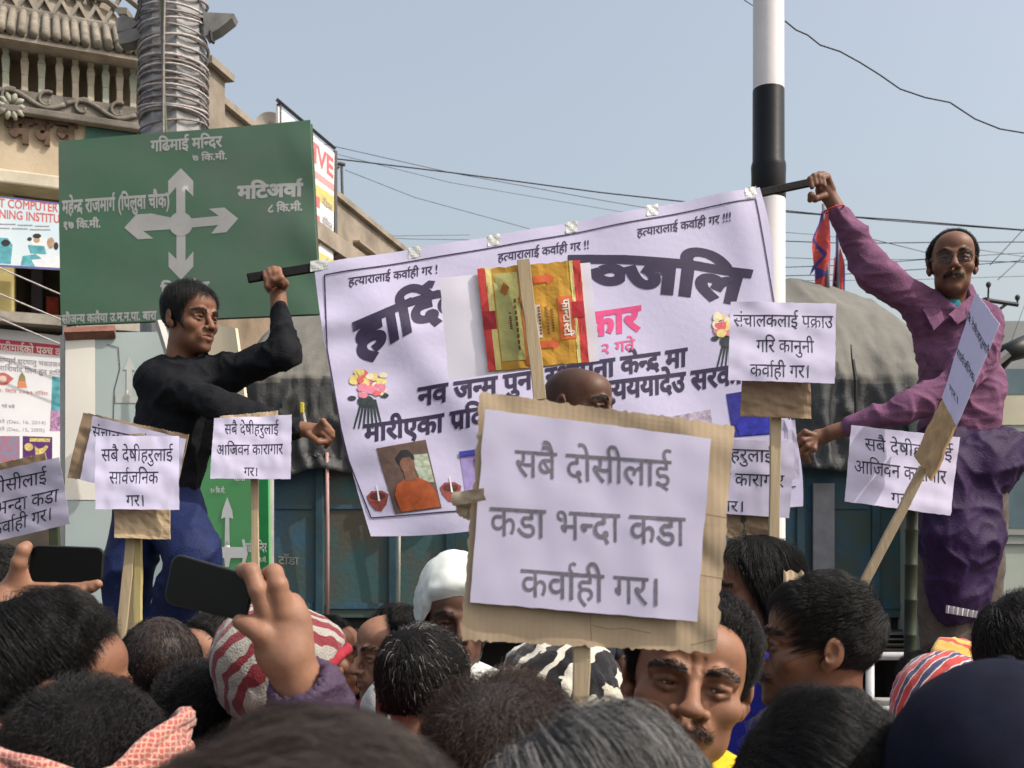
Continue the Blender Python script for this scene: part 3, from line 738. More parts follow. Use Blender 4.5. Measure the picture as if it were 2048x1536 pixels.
bbox(MB(), FS(172,270)[0], S1, .002, .03, FS(230,300)[1], zf0-.01).build('green_panel', mat('green_panel', (.05,.13,.11), .6, .2, 4), bl)
bbox(MB(), S0, S1, -.05, .32, zl-.12, zl+.02).build('ledge', mat('ledge_cream', (.60,.54,.42), .8, .15, 3, .2, 50), bl, bevel=.02)
# lower storeys: yellow piers, dark openings, slab
zs = FS(60, 630, .3)[1]; zp = FS(60, 660, .1)[1]
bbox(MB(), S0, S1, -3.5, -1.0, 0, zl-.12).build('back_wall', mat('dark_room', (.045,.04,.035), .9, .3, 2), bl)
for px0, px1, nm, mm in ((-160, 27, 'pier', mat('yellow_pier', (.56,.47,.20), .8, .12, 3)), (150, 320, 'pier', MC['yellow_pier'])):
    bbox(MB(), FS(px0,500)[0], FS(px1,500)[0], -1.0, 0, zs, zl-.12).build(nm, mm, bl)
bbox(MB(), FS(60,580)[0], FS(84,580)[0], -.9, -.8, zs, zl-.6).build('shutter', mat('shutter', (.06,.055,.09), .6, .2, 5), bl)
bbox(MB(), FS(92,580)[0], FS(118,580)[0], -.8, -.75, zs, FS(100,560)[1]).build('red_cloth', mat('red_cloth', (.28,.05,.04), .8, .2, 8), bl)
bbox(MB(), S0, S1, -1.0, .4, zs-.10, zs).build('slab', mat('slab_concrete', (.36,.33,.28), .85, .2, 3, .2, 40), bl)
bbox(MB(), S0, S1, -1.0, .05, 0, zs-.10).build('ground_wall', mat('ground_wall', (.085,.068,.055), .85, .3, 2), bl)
for a, b in (((28,538),(118,590)), ((28,590),(118,640)), ((30,640),(118,690))):
    sa, za = FS(*a, .5); sb, zb = FS(*b, .5); MB().tube([B3(sa-.4,.5,za+.1), B3(sb+.3,.5,zb-.1)], .008, 5).build('stay_wire', cabm[2], bl)
# computer institute banner hung on the balcony
def fsheet(px, o):
    ds = []
    for x, y in px:
        a = A_+o*N_; k = (x-1024)/F; s = (k*a[1]-a[0])/(D_[0]-k*D_[1]); ds.append(a[1]+s*D_[1])
    return Sheet(px, ds)
cb = fsheet([(-60,385),(121,406),(121,540),(-60,530)], .45)
o = tag(cb.mesh(8,4,.012).build('shop_banner', mat('banner_sky', (.45,.60,.68), .6, .1, 1.2, c2=(.62,.70,.74))), 'pale blue shop banner with red lettering hanging on the cream building', 'banner')
pr = mat('print_red', (.58,.13,.12), .6, .1, 40); pg = mat('print_grey', (.28,.26,.30), .6, .2, 40)
text_on(cb, 'INT COMPUTER', (-22,412), (116,424), 17, pr, o, .02, latin=True)
text_on(cb, 'INNING INSTITU', (-22,434), (119,446), 17, pr, o, .02, latin=True)
multi_on(cb, [[(x,y),(x+w_,y+.6),(x+w_,y+3.2),(x,y+2.6)] for x,y,w_ in ((-10,447,40),(34,449,30),(68,451,30),(-10,455,28),(22,456,32),(58,458,42))], pg, o, 'small_print')
teal = mat('print_teal', (.10,.36,.42), .6, .3, 12); wht = mat('print_white', (.72,.74,.76), .6, .08, 12); blk = mat('print_dark', (.03,.03,.035), .6, .3, 12); tan = mat('print_tan', (.45,.31,.2), .6, .2, 12)
multi_on(cb, [[(-60,472),(14,476),(24,490),(20,528),(-60,524)], [(44,512),(70,508),(100,530),(96,536),(40,530)]], teal, o, 'picture')
multi_on(cb, [ellipse(80,486,22,14,12,.2,.15), [(62,520),(118,512),(120,536),(70,534)]], wht, o, 'picture', .0016)
multi_on(cb, [ellipse(73,472,9,5,10), ellipse(58,478,5,4,8), ellipse(10,486,9,7,10), ellipse(112,492,5,8,10)], blk, o, 'picture', .0022)
multi_on(cb, [ellipse(101,486,9,12,10,0,.1), ellipse(72,480,7,6,10)], tan, o, 'picture', .0019)
multi_on(cb, [[(55,490),(88,492),(92,508),(60,506)]], teal, o, 'picture', .0026)
multi_on(cb, [[(-60,526),(121,536),(121,540),(-60,530)], [(-60,385),(121,406),(121,409),(-60,388)]], mat('print_blue', (.12,.12,.32), .6), o, 'edge_stripe', .0022)
# festival poster on the ground floor
pb = fsheet([(-60,650),(124,672),(124,930),(-60,925)], .22)
o = tag(pb.mesh(8,6,.012).build('poster', mat('poster_white', (.70,.70,.72), .55, .05, 1.5)), 'white festival poster with a red header stripe under the slab', 'poster')
crim = mat('print_crimson', (.52,.05,.10), .55, .08, 20)
poly_on(pb, [(-60,672),(124,691),(124,712),(-60,694)], crim, o, 'header')
text_on(pb, 'गढीमाईको पञ्च व', (-6,701), (121,712), 14, mat('print_cream', (.75,.68,.62), .6), o, .02, off=.003)
text_on(pb, 'मेला सम्पूर्ण श्रद्धालु भक्तजन', (-28,722), (122,735), 9, pg, o, .01)
text_on(pb, 'को आशिर्वाद लिन हुन हार्दि', (-28,738), (122,752), 9, pg, o, .01)
multi_on(pb, [ellipse(4,758,15,13,14), [(14,748),(26,757),(15,768)]], mat('print_rose', (.50,.14,.13), .6, .15, 30), o, 'emblem')
multi_on(pb, [ellipse(4,758,8,7,12)], mat('print_pale', (.66,.5,.45), .6), o, 'emblem', .0022)
multi_on(pb, [[(34,762),(50,763),(53,776),(33,775)]], mat('print_orange', (.62,.24,.12), .6, .1, 30), o, 'water_pot')
multi_on(pb, [[(37,752),(43,744),(49,753),(50,763),(35,762)]], mat('print_olive', (.28,.22,.10), .6, .2, 30), o, 'water_pot')
text_on(pb, 'सालः मिति २०७१ मंसिर', (-20,783), (95,791), 6, mat('print_pink', (.56,.26,.28), .6), o, .01)
text_on(pb, 'गते बजे', (2,815), (28,817), 6, pg, o, .01)
text_on(pb, 'गते (Dec, 16, 2014)', (-6,846), (90,849), 7, pg, o, .0, latin=True)
text_on(pb, 'गते (Dec, 15, 2005)', (-6,861), (88,864), 7, pg, o, .0, latin=True)
poly_on(pb, [(104,752),(122,754),(122,862),(100,862)], teal, o, 'picture'); poly_on(pb, [(101,820),(122,822),(122,862),(99,862)], mat('print_lilac', (.45,.25,.42), .6, .4, 40), o, 'picture', .0018)
poly_on(pb, [(-60,872),(38,872),(38,925),(-60,925)], mat('print_redblue', (.45,.10,.12), .6, .1, 30, c2=(.10,.25,.40)), o, 'picture')
poly_on(pb, [(44,872),(104,874),(104,925),(44,925)], mat('print_purple', (.10,.03,.16), .6, .2, 20), o, 'picture')
multi_on(pb, [[(58,876),(100,877),(99,884),(58,883)], ellipse(56,894,9,8), [(68,892),(76,898),(84,896),(92,890),(96,894),(82,912),(70,908)]], mat('print_yellow', (.66,.52,.18), .6, .3, 60), o, 'picture', .002)
# ------------------------------------------------------------------ further building along the street, with billboard, dish, aerial
A2, B2 = np.array([-3.34,12.0]), np.array([-1.78,18.2]); D2 = nrm(B2-A2); N2 = np.array([D2[1], -D2[0]])
def C3(s, o, z): q = A2+s*D2+o*N2; return (q[0], q[1], z)
def GS(px, py, o=0.):
    a = A2+o*N2; k = (px-1024)/F; s = (k*a[1]-a[0])/(D2[0]-k*D2[1]); return s, CZ+(HY-py)/F*(a[1]+s*D2[1])
def cbox(m, s0, s1, o0, o1, z0, z1): return m.box8([C3(s0,o0,z0),C3(s1,o0,z0),C3(s1,o1,z0),C3(s0,o1,z0),C3(s0,o0,z1),C3(s1,o0,z1),C3(s1,o1,z1),C3(s0,o1,z1)])
b2 = empty('concrete_building', C3(3,-2,0), 'stained grey concrete building receding behind the green board', 'building')
conc = mat('stained_concrete', (.33,.28,.225), .9, .25, 2.2, .35, 30, c2=(.17,.145,.115))
zt2 = GS(430, 195)[1]; L2 = np.linalg.norm(B2-A2)
cbox(MB(), 0, L2, -5, 0, 0, zt2-.9).build('wall', mat('brown_wall', (.21,.16,.115), .9, .25, 2, .2, 30), b2)
cbox(MB(), -.1, L2+.1, -.25, .03, zt2-.75, zt2-.06).build('parapet', conc, b2)
cbox(MB(), -.15, L2+.15, -.35, .10, zt2-.06, zt2+.02).build('coping', conc, b2)
cbox(MB(), -.2, L2+.2, -5, .30, zt2-.98, zt2-.75).build('slab', conc, b2)
cbox(MB(), -.15, .2, -.3, .12, zt2-.9, zt2+.18).build('post', conc, b2); cbox(MB(), -.22, .27, -.36, .2, zt2+.18, zt2+.26).build('post_cap', conc, b2)
cbox(MB(), 4.1, 5.0, .03, .14, zt2-.5, zt2-.47).build('ledge', conc, b2)
d0 = P(538,250,14.0); dm = mat('dish_cream', (.50,.45,.40), .6, .1, 6)
pts = []; dish = empty('satellite_dish', d0-np.array([0,0,.1]), 'cream satellite dish peeping over the green board', 'dish')
n = 20; m = MB(); vs = [d0+np.array([0,.06,.0])]; fs = []
for j in range(1,5):
    r = .19*j/4
    for k in range(n): a = 2*math.pi*k/n; vs.append(d0+np.array([r*math.cos(a), .06-.9*r*r*1.5, r*.92*math.sin(a)]))
fs = [(0,1+k,1+(k+1)%n) for k in range(n)]+[(1+(j-1)*n+k, 1+(j-1)*n+(k+1)%n, 1+j*n+(k+1)%n, 1+j*n+k) for j in range(1,4) for k in range(n)]
m.add(vs, [f[::-1] for f in fs]).build('reflector', dm, dish, True)
MB().tube([d0+np.array([.1,.05,-.5]), d0+np.array([.06,.05,0])], .02, 6).build('mast', steel, dish); MB().tube([d0+np.array([.12,-.02,-.05]), d0+np.array([.2,-.3,0])], .012, 5).build('feed_arm', steel, dish)
# billboard standing out from the facade
def gsheet(px, o):
    ds = []
    for x, y in px:
        a = A2+o*N2; k = (x-1024)/F; s = (k*a[1]-a[0])/(D2[0]-k*D2[1]); ds.append(a[1]+s*D2[1])
    return Sheet(px, ds)
bb = gsheet([(556,212),(669,306),(666,560),(560,520)], .25)
bo = empty('billboard', bb.c[3], 'narrow white billboard with red letters beside the green board', 'billboard')
bp_ = bb.mesh(8,8,.03).build('panel', mat('billboard_white', (.70,.69,.68), .6, .06, 1), bo)
text_on(bb, 'TIVE', (604,302), (666,356), 38, mat('print_redpink', (.60,.16,.18), .6, .1, 20), bp_, .03, latin=True, off=.004)
poly_on(bb, [(560,288),(668,370),(668,384),(560,304)], mat('print_rosepale', (.60,.33,.33), .6, .15, 30), bp_, 'stripe')
poly_on(bb, [(560,318),(668,394),(668,424),(560,350)], mat('print_gold', (.62,.50,.17), .6, .1, 20), bp_, 'stripe')
multi_on(bb, [[(627,388+i*38),(637,394+i*38),(637,416+i*38),(627,410+i*38)] for i in range(3)], MC['print_redpink'], bp_, 'print', .003)
for i, s_ in enumerate(('मेडिकल', 'सर्जिकल', 'हस्पिटल')): text_on(bb, s_, (642,408+i*37), (664,425+i*37), 13, pg, bp_, .01, off=.003)
poly_on(bb, [(560,460),(667,520),(667,538),(560,484)], MC['print_gold'], bp_, 'stripe')
MB().tube([bb.c[0]+np.array([0,-.02,.06]), bb.c[1]+np.array([0,-.02,.06])], .03, 4).build('top_rail', mat('dark_frame', (.08,.08,.085), .6), bo)
for c_ in (bb.c[0], (bb.c[0]+bb.c[1])/2, bb.c[1]): MB().tube([c_+np.array([0,.06,.05]), np.array([c_[0], c_[1]+.06, zt2-1.0])], .03, 4).build('support_post', MC['dark_frame'], bo)
ae = empty('aerial', P(684,400,16.5), 'thin aerial mast with a small arm on the concrete roof', 'aerial')
MB().tube([P(686,430,16.5), P(683,325,16.5)], .022, 6).build('mast', MC['dark_frame'], ae); MB().tube([P(676,327,16.5), P(690,330,16.5)], .03, 5).build('arm', MC['dark_frame'], ae)
MB().tube([P(672,330,16.5), P(677,336,16.5)], .03, 5).build('insulator', MC['dark_frame'], ae)
# ------------------------------------------------------------------ green direction board
gs = Sheet([(117,283),(621,240),(640,628),(122,650)], [6.17,5.83,5.83,6.17], lambda u, v: .005*np.sin(7*u+3*v)+.001*np.sin(17*v-9*u)+.008*np.exp(-((u-.95)/.05)**2)*np.sin(14*v))
gb = empty('direction_board', (gs.c[3]+gs.c[2])/2*np.array([1,1,0]), 'large green direction board with a four way arrow and grey lettering', 'sign')
gp = gs.mesh(40,30,.004, off=0).build('panel', mat('board_green', (.085,.185,.110), .5, .12, 1.6, .10, 14, spec=.4, c2=(.125,.190,.135), mix=(.35,.62)), gb, True)
gw = mat('reflective_grey', (.50,.49,.47), .5, .06, 8, spec=.4)
def arrow(c, tip, w_, hw, hl):
    c, tip = np.array(c, float), np.array(tip, float); t = nrm(tip-c); n = np.array([-t[1], t[0]]); b = tip-t*hl
    return [c+n*w_, b+n*w_+t*hl*.1, b+n*w_-t*(-.02*hl), b+n*hw-t*hl*.35, tip-t*hl*.62+n*hw, tip, tip-t*hl*.62-n*hw, b-n*hw-t*hl*.35, b-n*w_+t*hl*.1, c-n*w_]
for j, tip in enumerate(((368,335),(483,437),(369,559),(254,455))): poly_on(gs, [tuple(p) for p in arrow((368,447), tip, 9, 25, 42)], gw, gp, 'arrow', .0007+.0003*(j % 2))
poly_on(gs, ellipse(368,447,24,24,24), gw, gp, 'arrow_hub', .0015)
for s_, a, b, h_, bo_ in (('गढिमाई मन्दिर',(309,302),(449,292),20,.02), ('७ कि.मी.',(391,321),(460,317),12,.02), ('महेन्द्र राजमार्ग (पिलुवा चौक)',(126,428),(346,412),25,.02),
        ('१७ कि.मी.',(127,459),(206,454),14,.03), ('मटिअर्वा',(482,397),(605,391),24,.035), ('८ कि.मी.',(540,425),(607,421),14,.03), ('सिमरौन',(328,590),(425,584),20,.03), ('२० कि.मी.',(366,614),(442,609),12,.02),
        ('सौजन्य कलैया उ.म.न.पा. बारा',(124,647),(319,638),16,.02)):
    text_on(gs, s_, a, b, h_, gw, gp, bo_+.012, off=.0007)
for e in ((.01, 0), (.99, 0), (.01, 1)):
    pass
fr = mat('board_frame', (.035,.07,.045), .5, .1, 6)
for (u0,v0,u1,v1) in ((.01,.012,.99,.012),(.99,.012,.99,.988),(.01,.988,.99,.988),(.01,.012,.01,.988)):
    MB().tube([gs.pt(u0,v0,-.03), gs.pt(u1,v1,-.03)], .014, 4).build('frame_rail', fr, gb)
pst = mat('post_paint', (.42,.41,.39), .5, .15, 6, .1, 40)
for u in (.015, .55):
    a = gs.pt(u, .02, -.06); MB().tube([(a[0], a[1], a[2]), (a[0], a[1], 0)], .032, 10).build('post', pst, gb, True)
# ------------------------------------------------------------------ boxed sign pillar behind the man in black
sp = empty('sign_pillar', P(330,1130,5.0)*np.array([1,1,0]), 'faded boxed sign pillar with pale back, cream top and green arrow face', 'sign')
bk = Sheet([(131,668),(352,662),(346,1215),(131,1215)], [4.95,5.05,5.05,4.95], lambda u, v: .008*np.sin(5*u+2*v))
bko = bk.mesh(16,20,.02).build('back_panel', mat('faded_flex', (.36,.42,.42), .6, .1, 1.3, c2=(.27,.33,.33)), sp, True)
poly_on(bk, [(131,671),(190,672),(191,1000),(131,1000)], mat('cream_sheet', (.66,.64,.58), .6, .04, 2), bko, 'cream_sheet', .003, 30)
poly_on(bk, [(246,740),(258,712),(271,742),(263,740),(263,790),(272,792),(272,806),(230,806),(230,790),(252,790),(252,740)], mat('ghost_arrow', (.42,.44,.42), .6, .1, 5), bko, 'faded_arrow', .003)
line_on(bk, [(214,690),(236,696),(239,738),(228,780),(226,840)], 1.6, mat('crack', (.05,.05,.05), .7), bko, 'crack', .0035)
MB().tube([bk.pt(0,1,.01), bk.pt(1,1,.01)], .02, 4).build('frame_rail', mat('rust_frame', (.10,.06,.045), .7, .3, 20), sp); MB().tube([bk.pt(0,0,.01), bk.pt(.45,0,.01)], .03, 4).build('frame_rail', mat('brick_rail', (.22,.10,.075), .8, .2, 20), sp)
for u in (.0, 1.0):
    a = bk.pt(u, 0, -.04); MB().tube([a, (a[0],a[1],0)], .03, 6).build('post', pst, sp)
tn = Sheet([(352,640),(468,655),(503,906),(352,906)], [4.9,4.8,4.8,4.9], lambda u, v: .01*np.sin(4*u+1))
tn.mesh(8,8,.02).build('cream_panel', mat('cream_panel', (.72,.62,.45), .6, .05, 2), sp)
MB().tube([P(318,642,4.75), P(345,730,4.75)], .02, 4).build('brace', pst, sp)
ar = Sheet([(352,906),(536,906),(540,1420),(352,1420)], [4.9,4.8,4.8,4.9])
aro = ar.mesh(4,8,.02).build('arrow_panel', mat('fresh_green', (.10,.36,.13), .45, .06, 3, c2=(.13,.38,.16)), sp)
poly_on(ar, [(510,906),(536,906),(539,1300),(512,1300)], mat('deep_green', (.02,.25,.07), .45), aro, 'edge_stripe', .0015, 40)
wp = mat('sign_white', (.72,.72,.70), .5, .05, 6)
poly_on(ar, [(451,1090),(452,1035),(444,1038),(446,1022),(456,994),(466,1022),(468,1038),(460,1035),(461,1090)], wp, aro, 'arrow', .003)
poly_on(ar, [(413,1108),(422,1078),(427,1080),(424,1095),(450,1094),(456,1080),(462,1094),(488,1094),(485,1080),(490,1078),(497,1108),(490,1130),(485,1128),(487,1116),(463,1116),(459,1134),(452,1134),(450,1116),(424,1116),(426,1128),(421,1130)], wp, aro, 'arrow', .003)
text_on(ar, '१० कि.मी.', (422,986), (452,986), 9, wp, aro, .02, off=.003); text_on(ar, 'गढी मन्दिर', (493,1104), (534,1104), 17, wp, aro, .02, off=.003); text_on(ar, 'कि.मी.', (516,1124), (534,1124), 8, wp, aro, .02, off=.003); text_on(ar, 'चोक', (468,962), (492,962), 8, wp, aro, .02, off=.003)
for u in (.02,.95):
    a = ar.pt(u, 0, -.04); MB().tube([a, (a[0],a[1],0)], .03, 6).build('post', pst, sp)
# ------------------------------------------------------------------ black and white street pole
PX, PD = 1537, 4.5; px_ = (PX-1024)/F*PD; zz = lambda py: CZ+(HY-py)/F*PD
sp2 = empty('street_pole', (px_, PD, 0), 'tall white painted pole with a glossy black band', 'pole')
whp = mat('pole_white', (.74,.70,.70), .38, .05, 2.5, .06, 40, coat=.2); bkp = mat('pole_black', (.006,.0065,.009), .35, .2, 6, .05, 30, spec=.22)
lathe([(.0675,0),(.0675,zz(400))], 28, (px_,PD,0)).build('lower_shaft', whp, sp2, True)
lathe([(.0680,zz(400)),(.0695,zz(398)),(.0695,zz(352)),(.0705,zz(338)),(.0700,zz(330)),(.0645,zz(322)),(.0640,zz(182)),(.0632,zz(180))], 28, (px_,PD,0)).build('black_band', bkp, sp2, True)
lathe([(.0630,zz(180)),(.0620,zz(-250))], 28, (px_,PD,0)).build('upper_shaft', whp, sp2, True)
for o in sp2.children:
    m_ = o.modifiers.new('e', 'EDGE_SPLIT'); m_.split_angle = R_(40)
# ------------------------------------------------------------------ covered lorry
TD = 7.5; TX = lambda px: (px-1024)/F*TD; TZ = lambda py: CZ+(HY-py)/F*TD
lor = empty('lorry', (TX(1150), TD+1, 0), 'long teal lorry with worn steel side panels under a tarpaulin', 'lorry')
teal_p = mat('lorry_teal', (.045,.100,.105), .6, .2, 3.0, .3, 30, spec=.3, c2=(.082,.076,.058), mix=(.40,.58))
blue_p = mat('lorry_blue', (.040,.098,.150), .6, .2, 3.2, .3, 30, spec=.3, c2=(.060,.085,.072), mix=(.38,.58))
xs = [455, 640, 786, 900, 1030, 1160, 1300, 1440, 1600, 1750, 1850]
zt, zb = TZ(930), TZ(1235)
for i, (a, b) in enumerate(zip(xs[:-1], xs[1:])):
    m = MB().box((TX(a)+.01, TD, zb), (TX(b)-.01, TD+.05, zt)); pn = m.build('side_panel', blue_p if i in (0,7,8) else teal_p, lor)
    MB().box((TX(a)+.05, TD-.012, zb+.06), (TX(b)-.05, TD, zb+.10)).build('rib', blue_p, pn); MB().box((TX(a)+.05, TD-.012, zt-.30), (TX(b)-.05, TD, zt-.27)).build('rib', blue_p, pn)
for x in xs: MB().box((TX(x)-.028, TD-.03, zb-.08), (TX(x)+.028, TD+.08, zt+.02)).build('post', mat('lorry_post', (.040,.085,.105), .5, .2, 4, .2, 40), lor, bevel=.006)
MB().box((TX(1622), TD-.06, TZ(1165)), (TX(1664), TD-.036, TZ(968))).build('steel_post', mat('grey_post', (.22,.22,.24), .5, .15, 6, .1, 40), lor)
MB().box((TX(455), TD-.05, zb-.17), (TX(1850), TD+.05, zb-.08)).build('bottom_rail', mat('lorry_rail', (.05,.048,.045), .6, .3, 6), lor)
MB().box((TX(455), TD-.06, TZ(1282)), (TX(1850), TD+.02, TZ(1272))).build('bumper_bar', mat('bumper_bar', (.30,.28,.22), .5, .2, 6), lor)
MB().box((TX(455), TD+.05, zb-.1), (TX(1850), TD+2.2, zb)).build('bed', mat('lorry_bed', (.03,.03,.03), .8), lor)
MB().box((TX(455), TD+2.15, zb), (TX(1850), TD+2.2, zt)).build('far_side', teal_p, lor)
for x in (620, 900, 1650):
    for yy in (TD+.25, TD+1.75):
        MB().tube([(TX(x), yy, .5), (TX(x), yy+.28, .5)], .5, 24).build('wheel', mat('tyre', (.02,.02,.02), .85), lor, True)
MB().box((TX(480), TD+.4, .75), (TX(1840), TD+1.7, zb-.1)).build('chassis', MC['lorry_bed'], lor)
fd = Sheet([(540,1090),(640,1090),(640,1140),(540,1140)], TD-.002); text_on(fd, 'टाँडा', (557,1128), (597,1130), 15, mat('chalk_paint', (.24,.25,.24), .8, .1, 60), lor, .01)
for i in range(4): MB().box((TX(1742), TD-.25, TZ(1265+i*10)), (TX(1842), TD-.06, TZ(1262+i*10))).build('step', mat('step_steel', (.16,.15,.14), .6, .2, 10), lor)
# tarpaulin
nu, nv = 240, 76; U, W_ = np.meshgrid(np.linspace(0,1,nu+1), np.linspace(0,1,nv+1))
xa, xb = TX(440), TX(1925); X = xa+(xb-xa)*U
prof_t = np.array([0,.30,.42,.55,.68,.80,.90,1.0]); prof_y = np.array([-.08,-.10,.02,.45,1.1,1.9,2.25,2.3]); prof_z = np.array([2.36,3.02,3.20,3.60,3.98,3.6,3.0,2.4])
Yp = TD+np.interp(W_, prof_t, prof_y); Zp = np.interp(W_, prof_t, prof_z)
pxs = X/TD*F+1024
topk = np.interp(pxs, [440,520,640,900,1300,1560,1660,1760,1850,1925], [.55,.75,.8,.85,.9,.98,1.02,.96,.84,.55])
Zp = np.where(Zp > 3.0, 3.0+(Zp-3.0)*topk, Zp); Zp = np.where(Zp > 2.4, 2.4+(Zp-2.4)*np.interp(pxs, [440,500,1860,1925], [.8,1,1,.8]), Zp)
pp = np.stack([X, Yp, Zp], -1)
low = np.clip(1-W_/.42, 0, 1)
rg = lambda s_, k_: (1-np.abs(noise(pp*np.array([1.3,.5,.6]), s_, k_)))**3
fold = .045*np.sin(X*9+2*np.sin(X*3.1)+1.5*np.sin(Zp*3))*(.25+low)+.055*rg(7, 2)*(.25+low)+.035*rg(15, 4)*(.25+low)+.016*rg(28, 1)*(.3+low)
Yp = Yp-fold*np.clip(1.4-W_*1.2, .3, 1); Zp = Zp+.4*fold*(W_ > .35)+np.where(W_ < .04, .07*noise(pp*np.array([1,0,0]), 6, 5), 0)
vv = np.stack([X, Yp, Zp], -1).reshape(-1,3)
ff = np.array([(j*(nu+1)+i, j*(nu+1)+i+1, (j+1)*(nu+1)+i+1, (j+1)*(nu+1)+i) for j in range(nv) for i in range(nu)])
tarp = link('tarpaulin', npmesh('tarpaulin', vv, ff), mat('tarp_lit_top', (.165,.16,.142), .75, .15, 3, .3, 50, spec=.2, c2=(.115,.112,.10)), None, True)
tarp.data.materials.append(mat('tarp_shaded_side', (.040,.042,.046), .6, .3, 5, .4, 60, spec=.3, c2=(.072,.073,.074)))
cen = vv[ff].mean(1)
tarp.data.polygons.foreach_set('material_index', (cen[:,2] < 2.98+.03*np.sin(cen[:,0]*4)).astype(np.int32)); tarp.modifiers.new('s','SOLIDIFY').thickness = .008  # sunlit slope and shaded side of one tarpaulin are painted as two colours
tag(tarp, 'grey tarpaulin with painted side shade tied over the long teal lorry', 'tarpaulin')
for ends, m_ in (((797,1062,797,1215), mat('rope_white', (.60,.57,.50), .8)), ((654,1070,655,1238), mat('rope_pink', (.45,.28,.27), .8))):
    a = P(ends[0], 905, TD-.13); b = P(ends[2], ends[3], TD-.07)
    tag(MB().tube([a, a*.5+b*.5+np.array([.004,0,0]), b], .012, 6).build('rope', m_, None, True), ('white' if m_.name == 'rope_white' else 'faded pink')+' rope hanging down the side of the teal lorry', 'rope')
MB().tube([P(1703,690,TD-.12), P(1706,720,TD-.18), P(1712,760,TD-.2), P(1712,900,TD-.2)], [.008,.012,.013,.010], 5).build('strap', mat('strap_black', (.015,.016,.018), .5), tarp)
yt = empty('hook_strap', P(605,830,TD-.25), 'small yellow buckle and grey strap hooked on the darker tarpaulin side', 'strap')
MB().box(tuple(P(600,826,TD-.28)), tuple(P(609,806,TD-.24))).build('buckle', mat('buckle_yellow', (.52,.44,.05), .5), yt, bevel=.004); MB().tube([P(606,826,TD-.25), P(611,850,TD-.25), P(603,868,TD-.25)], .014, 5).build('strap', mat('strap_grey', (.35,.35,.34), .6), yt)
# ------------------------------------------------------------------ flags stuck in the lorry's load
def flag(px0, label, red, polys, dpt, lean=0):
    e = empty('flag', P(px0, 575, dpt), label, 'flag')
    MB().tube([P(px0+lean, 408, dpt), P(px0, 620, dpt)], .014, 6).build('pole', mat('flag_pole', (.20,.19,.24), .5, .1, 10), e, True)
    xs_ = np.array([p for q in polys for p in q[1]], float)
    for nm, pl, mm, of in polys:
        sh = Sheet([(xs_[:,0].min()-2, xs_[:,1].min()-2), (xs_[:,0].max()+2, xs_[:,1].min()-2), (xs_[:,0].max()+2, xs_[:,1].max()+2), (xs_[:,0].min()-2, xs_[:,1].max()+2)], dpt, lambda u, v: .02*np.sin(9*u+3*v)+.02*np.sin(5*v))
        poly_on(sh, pl, mm, e, nm, of, 8)
fr_ = mat('flag_red', (.52,.075,.075), .7, .12, 8, trans=.25); fb_ = mat('flag_blue', (.055,.055,.25), .7, .1, 8, trans=.2)
flag(1659, 'bright red flag with a blue zigzag border on a thin pole', fr_, [('cloth', [(1647,415),(1655,425),(1660,500),(1663,600),(1634,600),(1631,540),(1622,500),(1622,482),(1636,455),(1643,425)], fr_, .0),
     ('border', [(1622,480),(1627,478),(1651,509),(1648,517)], fb_, .004), ('border', [(1651,507),(1646,517),(1633,535),(1618,553),(1625,532)], fb_, .008), ('border', [(1632,533),(1656,547),(1634,559)], fb_, .006), ('border', [(1647,415),(1650,418),(1639,452),(1625,480),(1622,478),(1636,450)], fb_, .012)], TD+1.0, -12)
flag(1676, 'dark furled blue and red flag behind the bright red flag', fr_, [('cloth', [(1670,470),(1676,470),(1680,600),(1667,600)], mat('flag_navy', (.03,.03,.10), .7), 0.), ('cloth', [(1677,480),(1684,520),(1690,560),(1692,600),(1679,600)], fr_, .006), ('border', [(1684,520),(1690,556),(1693,600),(1690,600)], fb_, .011), ('cloth', [(1664,518),(1668,518),(1670,600),(1664,600)], mat('flag_maroon', (.22,.04,.06), .7), .014)], TD+1.3, 1)
# ------------------------------------------------------------------ pale truck cab at the right edge
VD = 6.9; VX = lambda px: (px-1024)/F*VD; VZ = lambda py: CZ+(HY-py)/F*VD
tr = empty('parked_truck', (VX(2080), VD+1, 0), 'pale green truck parked behind the man in the mauve shirt', 'truck')
pale = mat('cab_pale_green', (.36,.40,.35), .5, .1, 2, .1, 30, spec=.4, c2=(.27,.31,.28)); cre = mat('cab_cream', (.50,.47,.36), .5, .1, 2)
glass = mat('cab_glass', (.10,.16,.19), .12, .2, 1.5, spec=.6)
MB().box((VX(1868), VD, VZ(1330)), (VX(2400), VD+2.2, VZ(745))).build('body', pale, tr, bevel=.05)
MB().box((VX(1870), VD+.2, VZ(1420)), (VX(2390), VD+2, VZ(1330))).build('chassis', MC['lorry_bed'], tr)
for y0, y1 in ((858,864),(918,926),(1062,1070),(1083,1088),(1208,1214)): MB().box((VX(1866), VD-.02, VZ(y1)), (VX(2398), VD+.01, VZ(y0))).build('trim_strip', mat('trim_grey', (.30,.31,.29), .4, .1, 6, metal=.3), tr)
MB().box((VX(1868), VD-.012, VZ(850)), (VX(2398), VD, VZ(792))).build('cream_band', cre, tr)
for x0 in (1905, 2004, 2120, 2240):
    wo = MB().box((VX(x0), VD-.006, VZ(1056)), (VX(x0+92), VD, VZ(936))).build('window', glass, tr); MB().box((VX(x0)-.01, VD-.02, VZ(940)), (VX(x0+92)+.01, VD-.007, VZ(930))).build('window_frame', MC['trim_grey'], wo)
MB().box((VX(2008), VD-.006, VZ(788)), (VX(2200), VD, VZ(738))).build('windscreen', glass, tr)
MB().tube([P(1990,752,VD-.15), P(1992,790,VD-.2), P(1986,830,VD-.1)], .03, 6).build('bracket', MC['strap_black'], tr)
